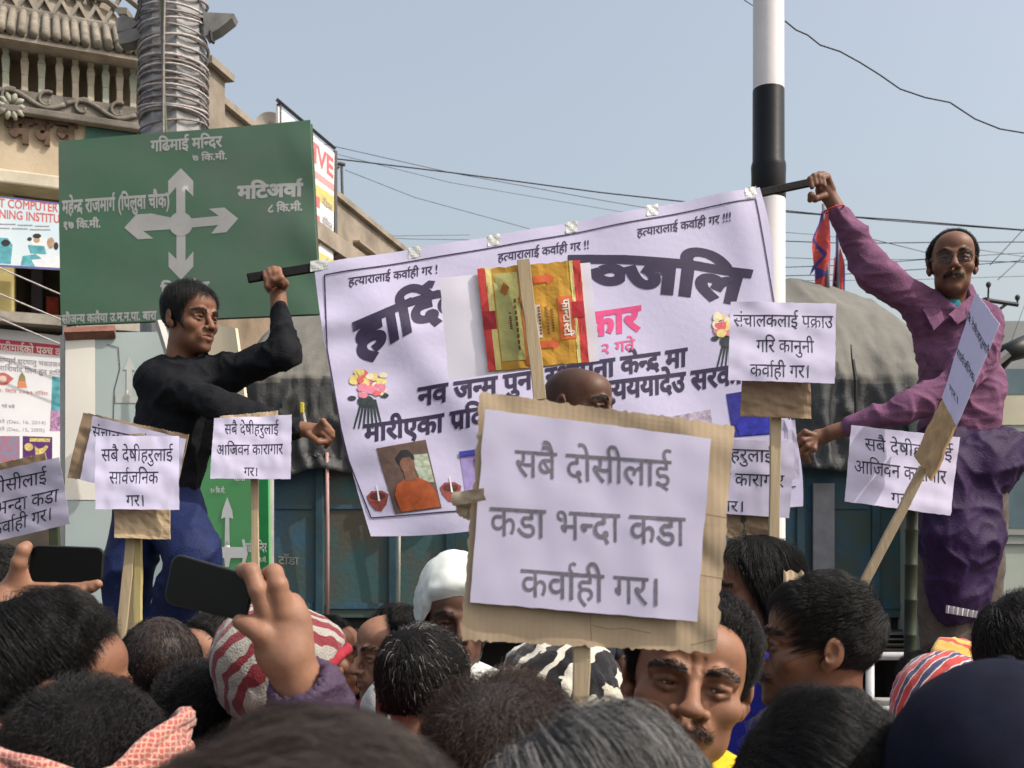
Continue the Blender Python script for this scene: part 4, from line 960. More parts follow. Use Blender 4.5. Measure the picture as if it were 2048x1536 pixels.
MB().tube([P(1990,745,VD-.2), P(2010,708,VD-.3), P(2060,690,VD-.3)], [.03,.06,.07], 8).build('mirror', MC['strap_black'], tr, True); MB().tube([P(1994,724,VD-.36), P(2016,706,VD-.38)], .03, 6).build('mirror_glass', mat('mirror_glass', (.45,.42,.38), .2), tr)
for x0 in (1950, 2300): MB().tube([(VX(x0), VD+.1, .48), (VX(x0), VD+.4, .48)], .48, 20).build('wheel', MC['tyre'], tr, True)
MB().box((VX(1950)-.05, VD+.15, .4), (VX(1950)+.05, VD+.3, 1.2)).build('axle', MC['lorry_bed'], tr)
# ------------------------------------------------------------------ grey building and power pole far right
fb = empty('far_building', P(2120,900,26)*np.array([1,1,0]), 'plain grey concrete building beyond the power pole', 'building')
a, b = P(1984,660,26), P(2300,642,26); MB().box((a[0],26,0), (b[0],34,b[2])).build('wall', mat('far_grey', (.30,.31,.31), .9, .1, .8), fb)
for x in (1989,1998): q0, q1 = P(x,662,25.9), P(x,626,25.9); MB().box((q0[0]-.07,25.9,q0[2]-1.0), (q1[0]+.05,26.1,q1[2])).build('roof_post', MC['far_grey'], fb)
pw = empty('power_pole', P(1975,700,14)*np.array([1,1,0]), 'power line pole with a slanting cross arm and insulators', 'power pole'); blk_ = mat('pole_iron', (.05,.05,.055), .7, .2, 10)
MB().tube([P(1972,596,14), (P(1972,596,14)[0],14,0)], .045, 8).build('post', blk_, pw); MB().tube([P(1969,600,14), P(2036,610,14)], .03, 5).build('cross_arm', blk_, pw); MB().tube([P(1984,630,14), P(2013,608,14)], .02, 5).build('brace', blk_, pw)
for x, y0, y1 in ((1977,598,568),(2035,608,594)): MB().tube([P(x-1,y0,14), P(x,y1+8,14), P(x,y1+4,14), P(x,y1,14), P(x,y1-4,14)], [.012,.012,.03,.035,.018], 8).build('insulator', blk_, pw, True)
# ------------------------------------------------------------------ overhead wires
wm_ = mat('wire_dark', (.03,.03,.033), .7); wg_ = mat('wire_grey', (.12,.125,.13), .7)
WL = [(((1488,0),(1510,14)), 9, .006), (((1570,42),(1592,60),(1615,70),(1640,90),(1680,103),(1720,125),(1760,150),(1800,178),(1850,195),(1900,205),(1950,238),(2000,258),(2060,268)), 10, .011),
 (((625,283),(900,345),(1200,400),(1520,455)), 22, .012), (((620,312),(700,321),(900,345),(1200,385),(1500,418),(1620,428),(1800,440),(2048,460)), 20, .02), (((640,300),(900,365),(1250,425)), 24, .010), (((690,340),(830,395),(1060,458)), 20, .010),
 (((680,470),(820,478),(960,480),(1100,476)), 24, .011), (((640,468),(780,472),(940,470)), 26, .011),
 (((1560,482),(1700,487),(1860,485),(2060,484)), 22, .016), (((1560,420),(1760,440),(1920,452),(2060,462)), 20, .014), (((1560,515),(1700,520),(1830,519),(2060,505)), 24, .012), (((1560,535),(1700,530),(1850,519),(2060,525)), 22, .013), (((1560,552),(1680,549),(1850,538),(2060,520)), 24, .015), (((1560,562),(1800,560),(2060,552)), 28, .012),
 (((1980,530),(2060,445)), 18, .012), (((1995,560),(2060,500)), 18, .010), (((1730,475),(1800,492),(1880,512)), 20, .012), (((1960,500),(2060,515)), 26, .012), (((1560,464),(1640,470),(1700,478)), 26, .011), (((2020,690),(2060,580)), 14, .006),
 (((684,395),(697,440),(720,500)), 16.4, .008)]
for pts, d, r in WL:
    q = [np.array(p, float) for p in pts]
    if len(q) == 2: q = [q[0]*(1-t)+q[1]*t for t in np.linspace(0,1,5)]
    if q[-1][0] > 2040: q.append(q[-1]+nrm(q[-1]-q[-2])*700)      # the wires run on past the frame
    lb = {1: 'thick wavy black cable sagging down beside the white pole', 0: 'short black wire end at the top of the white pole', 3: 'darkest long straight wire running from the green board past the pole', 20: 'thin stay wire slanting from the small aerial mast', 19: 'thin wire dropping steeply beside the pale truck mirror'}.get(WL.index((pts, d, r)))
    ow = MB().tube([P(x,y,d) for x,y in q], r*.62, 5).build('overhead_wire', wm_ if r > .0125 or d < 12 else wg_, None, True)
    tag(ow, lb or 'thin grey overhead wire strung across the pale sky', 'wire', None if lb else 'overhead wires')
# island railing and plinths the men stand on
ra = empty('island_railing', P(1780,1400,3.45)*np.array([1,1,0]), 'pale tubular railing in front of the pale truck', 'railing'); rpnt = mat('rail_paint', (.50,.50,.50), .45, .15, 8)
MB().tube([P(1560,1312,3.45), P(2100,1312,3.45)], .013, 10).build('rail', rpnt, ra, True); MB().tube([P(1560,1420,3.45), P(2100,1420,3.45)], .013, 10).build('rail', rpnt, ra, True)
for x in (1600,1740,1880,2040): q = P(x,1312,3.45); MB().tube([q, (q[0],q[1],0)], .014, 8).build('post', rpnt, ra, True)
plinth(-1.75,-.75,3.35,4.15,1.03,'knee high concrete plinth under the man in black'); plinth(1.15,2.1,3.6,4.25,1.24,'tall concrete plinth under the man in the mauve shirt'); plinth(-.1,.6,3.05,3.45,.60,'low concrete plinth under the shaven headed man')
# ------------------------------------------------------------------ memorial banner held by the two men
ink = mat('ink_navy', (.030,.022,.060), .55, .1, 30); pink = mat('ink_pink', (.62,.06,.20), .55, .08, 30)
BPX = [(628,530),(1520,374),(1600,1020),(742,1072)]
def bw(u, v):
    return (.035*np.sin(math.pi*np.clip(u,0,1))*(-.6+v)+.010*np.sin(9*u+5*v+.5)*(.3+v)+.007*np.sin(21*u-9*v)*(.35+.65*v)+.016*np.exp(-((u-.05-.35*v)/.05)**2)*(v)*(1-v)*3
            +.010*np.exp(-((u-.93-.03*np.sin(5*v))/.04)**2)*np.sin(3*v+1)+.004*np.sin(38*v+14*u)*np.exp(-((u-.06)/.1)**2)+.012*np.exp(-((v-.22-.3*u)/.05)**2)*np.exp(-(u/.25)**2)
            +.005*np.sin(30*u)*np.exp(-(v/.06)**2))
bs = Sheet(BPX, [3.62,3.86,3.80,3.60], bw)
ban = empty('memorial_banner', bs.c[3], 'white printed cloth memorial banner held up between the two standing men', 'banner')
def bedge(U, W): 
    U = U+.06*W*(1-W)*(1-U)*-1.0+.012*np.sin(W*9)*(U > .99); W = W+.010*np.sin(U*11)*(W > .99)-.006*np.sin(math.pi*5*U)*(W < .01)*0; return U, W
bcl = bs.mesh(110, 70, 0, bedge).build('cloth', mat('banner_cloth', (.55,.525,.71), .62, .035, 1.5, .10, 45, spec=.25, trans=.12), ban, True)
BO = .0014
# double border line
for pts in ([(648,552),(1510,398)], [(1510,398),(1556,640),(1585,930)], [(648,552),(655,700),(690,900),(742,1035)], [(742,1035),(1000,1018),(1300,1000),(1588,975)]):
    line_on(bs, pts, 2.6, ink, bcl, 'border_line', .0024)
for s_, a, b, h_ in (('हत्यारालाई कर्वाही गर !', (694,574), (866,546), 16), ('हत्यारालाई कर्वाही गर !!', (984,523), (1168,496), 16), ('हत्यारालाई कर्वाही गर !!!', (1264,475), (1458,444), 16)):
    text_on(bs, s_, a, b, h_, ink, bcl, .012, off=BO)
# arched headline, left and right end of it
def arcl(u, y):
    xy = np.array([(712,718),(775,686),(830,655),(890,634),(960,622)], float); k = np.interp(u, np.linspace(0,1,5), range(5)); x = np.interp(k, range(5), xy[:,0]); yy = np.interp(k, range(5), xy[:,1])
    return np.stack([x-y*.16, yy-y*(.82+.22*(1-u))], 1)
def arcr(u, y):
    x = 1130+345*u; yy = 580+y*0+34*u*u-6*u; return np.stack([x+y*(.02+.26*u*u), yy-y*(1.0-.05*u)], 1)
text_on(bs, 'हार्दिक', None or (712,718), (960,622), 62, ink, bcl, .05, off=BO, arc=arcl)
text_on(bs, 'ाञ्जलि', (1130,580), (1475,610), 66, ink, bcl, .05, off=BO, arc=arcr)
text_on(bs, 'सरकार', (1075,690), (1268,662), 46, pink, bcl, .04, off=BO)
text_on(bs, '२ गते', (1188,714), (1258,702), 20, mat('ink_rose', (.58,.10,.24), .55), bcl, .02, off=BO)
text_on(bs, 'नव जन्म पुनः स्थापना केन्द्र मा', (830,812), (1366,733), 34, ink, bcl, .035, off=BO)
text_on(bs, 'मारीएका प्रदिप', (728,885), (985,848), 34, ink, bcl, .035, off=BO)
text_on(bs, 'न्यययादेउ सरकार', (1196,805), (1500,765), 36, ink, bcl, .035, off=BO)
# printed bouquets
def bouquet(cx, cy, k):
    gd = mat('print_leaf', (.03,.045,.05), .6, .3, 60)
    multi_on(bs, [[(cx-3+i*4*k, cy), (cx+2+i*4*k, cy), (cx+i*9*k+1, cy+58*k), (cx+i*9*k-2, cy+58*k)] for i in range(-3,4)], gd, bcl, 'bouquet_stems', BO)
    multi_on(bs, [ellipse(cx-32*k,cy-2,8*k,5*k), ellipse(cx+30*k,cy-8,8*k,5*k), ellipse(cx-6*k,cy+4,16*k,12*k), ellipse(cx+14*k,cy-20*k,10*k,8*k)], gd, bcl, 'bouquet_leaves', BO+.0006)
    cs = [mat('print_flower_pink', (.62,.20,.28), .6, .15, 90), mat('print_flower_yellow', (.68,.56,.20), .6, .15, 90), mat('print_flower_cream', (.70,.64,.45), .6, .1, 90), mat('print_flower_red', (.60,.12,.12), .6, .15, 90)]
    r = random.Random(int(cx))
    for i in range(30):
        a = r.uniform(0, 6.28); q = r.uniform(0,1)**.5
        poly_on(bs, ellipse(cx+36*k*q*math.cos(a), cy-34*k+26*k*q*math.sin(a), r.uniform(7,11)*k, r.uniform(6,10)*k, 10, 0, .1), cs[i % 4], bcl, 'flower', BO+.001+.00006*i)
bouquet(735, 800, 1.0); bouquet(1456, 682, 1.0)
# printed portraits
def portrait(q, bgm, shirtm, k=0):
    s2 = Sheet(q, 1.0); tl, tr_, br, bl_ = [np.array(p, float) for p in q]
    def uv(u, v): return tuple((1-u)*(1-v)*tl+u*(1-v)*tr_+u*v*br+(1-u)*v*bl_)
    pf = poly_on(bs, q, bgm, bcl, 'portrait', BO)
    gr = mat('print_foliage', (.16,.24,.12), .6, .3, 60, c2=(.5,.52,.48)); poly_on(bs, [uv(.62,.18),uv(.97,.2),uv(.97,.62),uv(.7,.6)], gr, pf, 'background', BO+.0006)
    poly_on(bs, [uv(.14,.98),uv(.10,.72),uv(.2,.58),uv(.42,.5),uv(.62,.5),uv(.85,.6),uv(.97,.78),uv(.98,.98)], shirtm, pf, 'figure_shirt', BO+.0012)
    poly_on(bs, [uv(.40,.52),uv(.40,.4),uv(.62,.4),uv(.63,.52),uv(.52,.57)], mat('print_skin', (.20,.10,.07), .6, .2, 60), pf, 'figure_neck', BO+.0016)
    poly_on(bs, [uv(.52+.15*math.cos(a), .30+.16*math.sin(a)) for a in np.linspace(0,6.28,14)[:-1]], MC['print_skin'], pf, 'figure_face', BO+.002)
    poly_on(bs, [uv(.36,.3),uv(.34,.17),uv(.46,.09),uv(.6,.1),uv(.69,.19),uv(.68,.27),uv(.6,.2),uv(.45,.2),uv(.4,.24)], blk, pf, 'figure_hair', BO+.0025)
portrait([(750,898),(845,880),(876,1018),(788,1028)], mat('print_brown', (.13,.085,.07), .6, .2, 20), mat('print_orange_shirt', (.42,.095,.03), .6, .2, 25))
portrait([(910,905),(985,898),(1000,1010),(925,1012)], mat('print_violet', (.30,.24,.50), .6, .15, 25), mat('print_violet2', (.36,.28,.55), .6, .15, 25))
poly_on(bs, [(909,905),(985,897),(986,906),(911,915)], mat('print_blue2', (.05,.06,.40), .6), bcl, 'ribbon', BO+.004)
poly_on(bs, [(1318,838),(1416,820),(1420,850),(1320,850)], mat('print_mauve', (.40,.34,.44), .6, .3, 60), bcl, 'portrait', BO)
portrait([(1448,790),(1536,778),(1560,870),(1462,876)], mat('print_blue3', (.03,.03,.28), .6, .3, 40), mat('print_blue4', (.025,.03,.36), .6, .3, 40))
for x, y in ((754,1000),(893,985)):
    cl_ = mat('print_clay', (.28,.07,.06), .6, .25, 50)
    poly_on(bs, [(x-21,y-8),(x-12,y-18),(x+8,y-19),(x+21,y-11),(x+17,y+8),(x+8,y+22),(x-4,y+20),(x-16,y+6)], cl_, bcl, 'printed_lamp', BO)
    poly_on(bs, ellipse(x,y-8,15,7), mat('print_clay_dark', (.10,.03,.03), .6, .2, 50), bcl, 'printed_lamp', BO+.0008); poly_on(bs, [(x-3,y-30),(x-1,y-30),(x+5,y+2),(x+1,y+2)], wht, bcl, 'printed_wick', BO+.0016)
# clear tape patches along the top edge and the wooden batten
tp = mat('clear_tape', (.52,.54,.52), .25, .12, 60, .3, 90, spec=.6)
for x, y in ((638,532),(820,505),(976,479),(1132,452),(1296,420),(1500,386)):
    w_ = 17 if x < 700 else 12; s3 = Sheet([(x-w_,y-10),(x+w_,y-14),(x+w_,y+8),(x-w_,y+12)], 1.)
    ug, vg = np.meshgrid(np.linspace(0,1,9), np.linspace(0,1,6)); q = s3.bil(s3.px, ug.ravel(), vg.ravel())
    MB().add(bs.on(q, .0015+.0015*np.sin(9*ug.ravel()+x)*np.cos(7*vg.ravel())), [(j*9+i,(j+1)*9+i,(j+1)*9+i+1,j*9+i+1) for j in range(5) for i in range(8)]).build('tape', tp, ban)
pb1, pb2, pb3, pb4 = P(495,557,3.58), P(632,531,3.63), P(1512,388,3.87), P(1660,357,3.92)
bat = empty('wooden_batten', (pb1+pb2)/2, 'black painted batten gripped by the man in black', 'batten'); bk_ = mat('batten_black', (.007,.007,.008), .6, .25, 14, .15, 60, spec=.12)
def batten(a, b, name, root, hgt=.030, th=.016):
    a, b = np.array(a), np.array(b); t = nrm(b-a); n = np.array([0,-1.,0]); n = nrm(n-t*(n@t)); u = np.cross(t, n)
    MB().box8([a-u*hgt/2-n*th/2, b-u*hgt/2-n*th/2, b-u*hgt/2+n*th/2, a-u*hgt/2+n*th/2, a+u*hgt/2-n*th/2, b+u*hgt/2-n*th/2, b+u*hgt/2+n*th/2, a+u*hgt/2+n*th/2]).build(name, bk_, root, bevel=.003)
batten(pb1, pb2+np.array([.02,.01,.0]), 'bar', bat)
bat2 = empty('wooden_batten', (pb3+pb4)/2, 'black painted batten gripped by the man in the mauve shirt', 'batten'); batten(pb3, pb4, 'bar', bat2, .028)

# ------------------------------------------------------------------ placards
def card_mat(name, c, sc_=240., bump=.5, vert=True):
    """corrugated board: flutes as fine relief, blotchy paper colour"""
    if name in MC: return MC[name]
    m = mat(name, c, .8, .10, 9, 0, spec=.15, c2=tuple(np.array(c)*.82)); n = m.node_tree.nodes; l = m.node_tree.links; b = n['Principled BSDF']
    tc = n.new('ShaderNodeTexCoord'); wv = n.new('ShaderNodeTexWave'); wv.bands_direction = 'X' if vert else 'Z'; wv.inputs['Scale'].default_value = sc_/6.28; wv.inputs['Distortion'].default_value = 1.2; wv.inputs['Detail'].default_value = 2
    nz = n.new('ShaderNodeTexNoise'); nz.inputs['Scale'].default_value = 35; ad = n.new('ShaderNodeMath'); ad.operation = 'ADD'
    l.new(tc.outputs['Object'], wv.inputs[0]); l.new(tc.outputs['Object'], nz.inputs['Vector']); l.new(wv.outputs['Fac'], ad.inputs[0])
    mu = n.new('ShaderNodeMath'); mu.operation = 'MULTIPLY'; mu.inputs[1].default_value = 5.; l.new(nz.outputs['Fac'], mu.inputs[0]); l.new(mu.outputs[0], ad.inputs[1])
    bp = n.new('ShaderNodeBump'); bp.inputs['Strength'].default_value = bump*.2; bp.inputs['Distance'].default_value = .0012; l.new(ad.outputs[0], bp.inputs['Height']); l.new(bp.outputs[0], b.inputs['Normal'])
    return m
card = card_mat('cardboard', (.50,.385,.262)); card2 = card_mat('cardboard_brown', (.30,.215,.14), 300); card3 = card_mat('cardboard_pale', (.50,.38,.24), 260, .4, False)
paper = mat('paper', (.62,.59,.77), .7, .02, 3, .06, 16, spec=.2, trans=.10)
inkd = mat('ink_dark', (.030,.028,.055), .6, .1, 60); inkg = mat('ink_grey', (.175,.165,.205), .6, .18, 200)
stick = mat('stick_wood', (.48,.39,.26), .75, .15, 9, .25, 60, stretch=(1,1,.15), c2=(.36,.28,.175)); bam = mat('bamboo_green', (.045,.06,.032), .5, .3, 8, .1, 40, stretch=(1,1,.3)); yst = mat('bamboo_split', (.46,.38,.17), .6, .2, 12, .2, 60, stretch=(1,1,.15))
def rag(amp, seed, sides='tblr', n=9):
    def e(U, W):
        k = np.random.default_rng(seed); a = noise(np.stack([U*n, W*n, U*0], -1), 5.0, seed % 9)*amp; b = noise(np.stack([W*n, U*n, U*0+3], -1), 9.0, (seed+2) % 9)*amp*.6
        W2 = W+(a+b)*((W < .001)*('t' in sides)+(W > .999)*('b' in sides)); U2 = U+(a+b)*((U < .001)*('l' in sides)+(U > .999)*('r' in sides)); return U2, W2
    return e
def crumple(amp, seed, f=3.):
    return lambda u, v: amp*(noise(np.stack([u*f, v*f, u*0], -1), 2.2, seed)+.5*noise(np.stack([u*f*2, v*f*1.3, u*0+1], -1), 3., seed+2))
def bar(a, b, w_, th, m, root, name='stick', seed=0, n=8):
    a, b = np.array(a), np.array(b); t = nrm(b-a); n0 = np.array([0,-1.,0]); n0 = nrm(n0-t*(n0@t)); u = np.cross(t, n0); r = random.Random(seed)
    vs = []; fs = []
    for i in range(n):
        c = a+(b-a)*i/(n-1); ww = w_*(1+r.uniform(-.06,.06)); c = c+u*r.uniform(-1,1)*w_*.05
        vs += [c-u*ww/2-n0*th/2, c+u*ww/2-n0*th/2, c+u*ww/2+n0*th/2, c-u*ww/2+n0*th/2]
    fs = [(i*4+k, i*4+(k+1) % 4, i*4+4+(k+1) % 4, i*4+4+k) for i in range(n-1) for k in range(4)]+[(3,2,1,0), ((n-1)*4, (n-1)*4+1, (n-1)*4+2, (n-1)*4+3)]
    return MB().add(vs, fs).build(name, m, root, bevel=.0015)
def bamboo(a, b, r_, m, root):
    a, b = np.array(a), np.array(b); pts = []; rs = []
    k = 7
    for i in range(k):
        for t, q in ((0,1.12),(.03,1.0),(.97,1.0)): pts.append(a+(b-a)*(i+t)/k); rs.append(r_*q)
    return MB().tube(pts, rs, 10).build('stick', m, root, True)
def placard(label, ppx, d, lines, cpx=None, sticks=(), seed=1, ink_=None, cm=None, bold=0., papers=1, tilt=None, pw=.003, cd=None, sides='tb', crag=.012):
    """lines: (text, p0, p1, height) in photo pixels"""
    dd = [d]*4 if tilt is None else tilt
    ps = Sheet(ppx, dd, crumple(pw, seed)); root = empty('placard', ps.pt(.5,1,0), label, 'placard')
    if cpx is not None:
        cs = Sheet(cpx, [q+.010 for q in dd] if cd is None else cd, crumple(.0035, seed+3)); cs.mesh(70,50,.005, rag(crag*.5, seed, sides, 24)).build('cardboard', cm or card, root)
    po = ps.mesh(26,18,.0006, rag(.003, seed+1)).build('paper', paper, root, True)
    for (s_, a, b, h_) in lines: text_on(ps, s_, a, b, h_, ink_ or inkd, po, bold, off=.0004)
    for st in sticks: st(root)
    return root, ps, po
# A: the big one in front
rA, sA, pA = placard('biggest placard, white sheet on torn cardboard with three lines of grey lettering', [(970,818),(1422,877),(1394,1243),(940,1205)], 1.36,
    [('सबै दोसीलाई', (1030,952), (1342,974), 52), ('कडा भन्दा कडा', (980,1070), (1370,1092), 56), ('कर्वाही गर।', (1042,1192), (1322,1212), 54)],
    [(962,783),(1468,852),(1432,1306),(922,1280)], [lambda r: bar(P(1163,1180,1.378), P(1160,1700,1.40), .0215, .014, stick, r, seed=3)], seed=2, ink_=inkg, bold=.004, pw=.0016, crag=.013, sides='tblr')
ct = mat('masking_tape', (.55,.46,.33), .5, .08, 20, .2, 60, trans=.2)
Sheet([(903,985),(968,976),(972,1000),(905,1012)], [1.37,1.345,1.345,1.37], crumple(.003, 5)).mesh(8,4,.0005).build('tape', ct, rA, True)
Sheet([(906,1008),(948,1004),(940,1040),(918,1030)], [1.38,1.37,1.38,1.385], crumple(.004, 6)).mesh(6,6,.0005).build('tape', ct, rA, True)
dk_ = mat('crease_dark', (.16,.11,.07), .9)
for pts in ([(1180,1228),(1182,1282)], [(1184,1250),(1215,1258),(1250,1256),(1300,1266)], [(1396,1150),(1448,1158)], [(1404,1028),(1452,1036)], [(1380,1290),(1430,1278)]):
    line_on(Sheet([(962,783),(1468,852),(1432,1306),(922,1280)], 1.368), pts, 1.6, dk_, rA, 'crease', .0045)
# B: turned-away placard made from a printed carton
rB = empty('placard', P(1060,745,3.0), 'turned away placard made from a red and yellow printed carton', 'placard')
Sheet([(878,556),(1180,525),(1200,722),(898,760)], 3.030, crumple(.003, 3)).mesh(14,10,.0008, rag(.004,4)).build('paper', mat('paper_back', (.82,.80,.90), .7, .02, 3, .06, 16, trans=.12), rB, True)
cB = Sheet([(954,538),(1160,520),(1178,724),(977,742)], 3.02, crumple(.0035, 7, 4.)); oB = cB.mesh(22,22,.006, rag(.010, 8)).build('cardboard', mat('carton_orange', (.52,.29,.055), .85, .06, 12, .12, 60, spec=.1), rB)
def cpoly(u0, v0, u1, v1, m, nm='print', of=.001): 
    q = cB.bil(cB.px, np.array([u0,u1,u1,u0]), np.array([v0,v0,v1,v1])); return poly_on(cB, [tuple(p) for p in q], m, oB, nm, of, 20)
cr_ = mat('carton_red', (.56,.06,.06), .85, .1, 20, .15, 60); cg_ = mat('carton_olive', (.44,.43,.17), .85, .08, 14, .2, 60); cy_ = mat('carton_yellow', (.62,.55,.22), .85, .08, 14, .2, 60); cw_ = mat('carton_white', (.64,.60,.54), .85, .06, 20); co_ = mat('carton_deep', (.45,.16,.04), .85, .1, 14)
cpoly(0,.0,.075,1,cr_); cpoly(.925,0,1,1,cr_); cpoly(.075,0,.13,1,cy_,of=.0012); cpoly(.89,0,.925,1,cy_,of=.0012); cpoly(.145,.06,.38,.92,cg_); cpoly(.38,.06,.46,.98,co_,of=.0012)
cpoly(.0,.42,.13,.60,mat('carton_tape', (.36,.02,.03), .3, .2, 30),of=.002); cpoly(.88,.40,1.0,.56,MC['carton_tape'],of=.002)
cpoly(.52,.40,.57,.72,cw_,of=.0014); cpoly(.745,.34,.90,.76,mat('carton_vermilion', (.62,.13,.045), .5, .1, 20),of=.0014)
for v0 in (.155,.79):
    q = cB.bil(cB.px, np.array([.53,.66,.66,.74,.66,.66,.53]), np.array([v0-.035,v0-.035,v0-.065,v0,v0+.065,v0+.035,v0+.035])); poly_on(cB, [tuple(p) for p in q], MC['carton_vermilion'], oB, 'printed_arrow', .0018)
q = cB.bil(cB.px, np.array([.20,.24,.29,.25]), np.array([.24,.15,.20,.28])); poly_on(cB, [tuple(p) for p in q], co_, oB, 'printed_emblem', .002)
v, t, a = deva('फान्टास्टी', .03); uu = .78+.10*(1-(v[:,1]+.1)/.95); ww = .37+.36*v[:,0]/a; print_on(cB, cB.bil(cB.px, .775+.10*(v[:,1]+.1)/.9, ww), t, cw_, oB, off=.0026)
for u0, w0, w1 in ((.32,.32,.84),(.26,.45,.62),(.62,.42,.70),(.67,.45,.68),(.545,.42,.70)): 
    for k in range(9):
        if random.random() < .85: cpoly(u0, w0+(w1-w0)*k/9, u0+.022, w0+(w1-w0)*(k+.7)/9, mat('carton_ink', (.20,.10,.03), .6), 'small_print', .002)
for w0 in (.36,.44,.52,.6): cpoly(.415, w0, .45, w0+.04, mat('carton_blue', (.08,.12,.22), .6, .3, 40), 'printed_logo', .002)
bar(P(1047,520,2.99), P(1080,800,2.99), .034, .022, stick, rB, seed=5); bar(P(1080,800,2.992), P(1110,1290,2.992), .034, .022, stick, rB, seed=6)
# C: bright sheet, two sticks
placard('bright white placard reading three lines above a plain cardboard tab and two sticks', [(191,872),(358,872),(358,1019),(190,1018)], 2.88,
    [('सबै देषीहरुलाई', (203,923), (346,922), 24), ('सार्वजनिक', (219,968), (317,968), 24), ('गर।', (252,1012), (290,1012), 21)], [(228,1000),(340,1000),(340,1078),(229,1076)],
    [lambda r: bar(P(266,1040,2.91), P(240,1300,2.91), .026, .012, stick, r, seed=8), lambda r: bar(P(277,1040,2.915), P(276,1300,2.915), .019, .016, yst, r, seed=9)], seed=4, cm=card3, tilt=[2.90,2.90,2.86,2.86], cd=[2.91,2.91,2.88,2.88])
# D: behind C
placard('tilted cardboard placard half hidden behind the bright white one', [(186,832),(372,878),(350,1000),(160,960)], 3.02, [('संचालकलाई पक्राउ', (184,874), (352,912), 22), ('गरि कानुनी', (196,915), (330,945), 22)],
    [(166,824),(378,870),(352,985),(134,955)], [lambda r: bar(P(262,900,3.045), P(262,1320,3.045), .02, .012, stick, r, seed=10)], seed=6, cm=card2, crag=.02)
Sheet([(258,868),(290,866),(288,882),(260,884)], 2.99, crumple(.004,2)).mesh(5,4,.0006).build('tape', ct, bpy.data.objects['placard.003'], True)
# E: left edge
placard('steeply tilted placard at the far end beside the festival poster', [(-95,962),(119,914),(141,1047),(-70,1098)], 2.6, [('सबै दोसीलाई', (-70,1000), (93,965), 24), ('कडा भन्दा कडा', (-72,1045), (117,1002), 25), ('कर्वाही गर।', (-20,1075), (106,1038), 24)],
    [(-100,948),(90,906),(118,1030),(-80,1075)], [lambda r: bar(P(108,1045,2.63), P(120,1300,2.64), .022, .014, bam, r, seed=11)], seed=8, cm=card2, tilt=[2.6,2.58,2.62,2.64])
# F: held in front of the man in black's arm
placard('lavender shaded placard in front of the green arrow sign', [(428,836),(584,830),(581,958),(420,957)], 2.9, [('सबै देषीहरुलाई', (449,869), (557,868), 20), ('आजिवन कारागार', (433,911), (566,908), 20), ('गर।', (488,952), (516,952), 17)],
    [(440,832),(556,822),(552,930),(440,930)], [lambda r: bar(P(508,900,2.93), P(514,1330,2.93), .020, .012, stick, r, seed=12)], seed=9, tilt=[2.90,2.92,2.90,2.88])
# G: upper right of centre
placard('placard with a large brown cardboard tab covering the banner corner by the pole', [(1462,603),(1672,607),(1670,767),(1456,760)], 2.7, [('संचालकलाई पक्राउ', (1467,653), (1666,656), 24), ('गरि कानुनी', (1513,704), (1628,706), 24), ('कर्वाही गर।', (1500,753), (1620,756), 24)],
    [(1486,740),(1621,745),(1623,838),(1481,832)], [lambda r: bar(P(1553,790,2.735), P(1541,1330,2.735), .026, .014, stick, r, seed=13)], seed=10, cm=card2, tilt=[2.70,2.70,2.68,2.68], cd=[2.71,2.71,2.71,2.71])
# H: behind the big one
placard('placard half hidden behind the biggest placard with a torn tab below', [(1352,872),(1592,886),(1578,1036),(1344,1020)], 2.82, [('सबै देषीहरुलाई', (1358,917), (1546,925), 24), ('आजिवन कारागार', (1356,966), (1568,975), 24), ('गर।', (1442,1022), (1490,1024), 21)],
    [(1420,1000),(1540,1000),(1541,1082),(1440,1076)], [lambda r: bamboo(P(1486,1020,2.85), P(1484,1420,2.85), .0125, bam, r)], seed=11, cm=card2, cd=[2.84]*4)
Sheet([(1560,838),(1590,840),(1600,955),(1556,970)], 2.95, crumple(.003,1)).mesh(4,6,.0006).build('paper', paper, bpy.data.objects['placard.007'])
# I: right
placard('tilted placard leaning on a dark green bamboo stick by the purple jacket', [(1703,850),(1919,875),(1901,1032),(1689,1003)], 2.8, [('सबै देषीहरुलाई', (1730,900), (1905,922), 24), ('आजिवन कारागार', (1708,946), (1893,968), 25), ('गर।', (1782,1006), (1825,1010), 20)],
    [(1716,862),(1905,884),(1888,1020),(1700,996)], [lambda r: bamboo(P(1824,990,2.83), P(1818,1480,2.83), .0155, bam, r)], seed=12, cm=card2, tilt=[2.80,2.80,2.77,2.77])
# J: seen almost edge on
rJ, sJ, pJ = placard('narrow placard seen almost edge on in front of the mauve shirt', [(1951,583),(1999,648),(1913,853),(1883,795)], 2.6, [('सबै देषीहरुलाई', (1930,632), (1978,716), 17), ('सार्वजनिक', (1914,712), (1950,768), 17), ('गर।', (1899,783), (1917,812), 15)],
    [(1884,796),(1912,850),(1862,962),(1827,912)], [lambda r: bar(P(1848,935,2.60), P(1690,1240,2.66), .022, .014, stick, r, seed=14)], bold=.012, seed=13, cm=card_mat('cardboard_tan', (.44,.29,.14), 300, .3), tilt=[2.74,2.50,2.50,2.74], cd=[2.745,2.505,2.505,2.745], pw=.001)
# K: a card edge poking up behind the profile
rK = empty('placard', P(1588,1150,2.4), 'small blank cardboard edge sticking up behind the man in profile', 'placard'); Sheet([(1568,1140),(1608,1144),(1610,1240),(1566,1240)], 2.4, crumple(.002,3)).mesh(8,8,.005, rag(.05,3,'t')).build('cardboard', card, rK); bar(P(1588,1200,2.42), P(1588,1420,2.42), .02, .012, stick, rK)
bpy.data.objects.remove(_to)
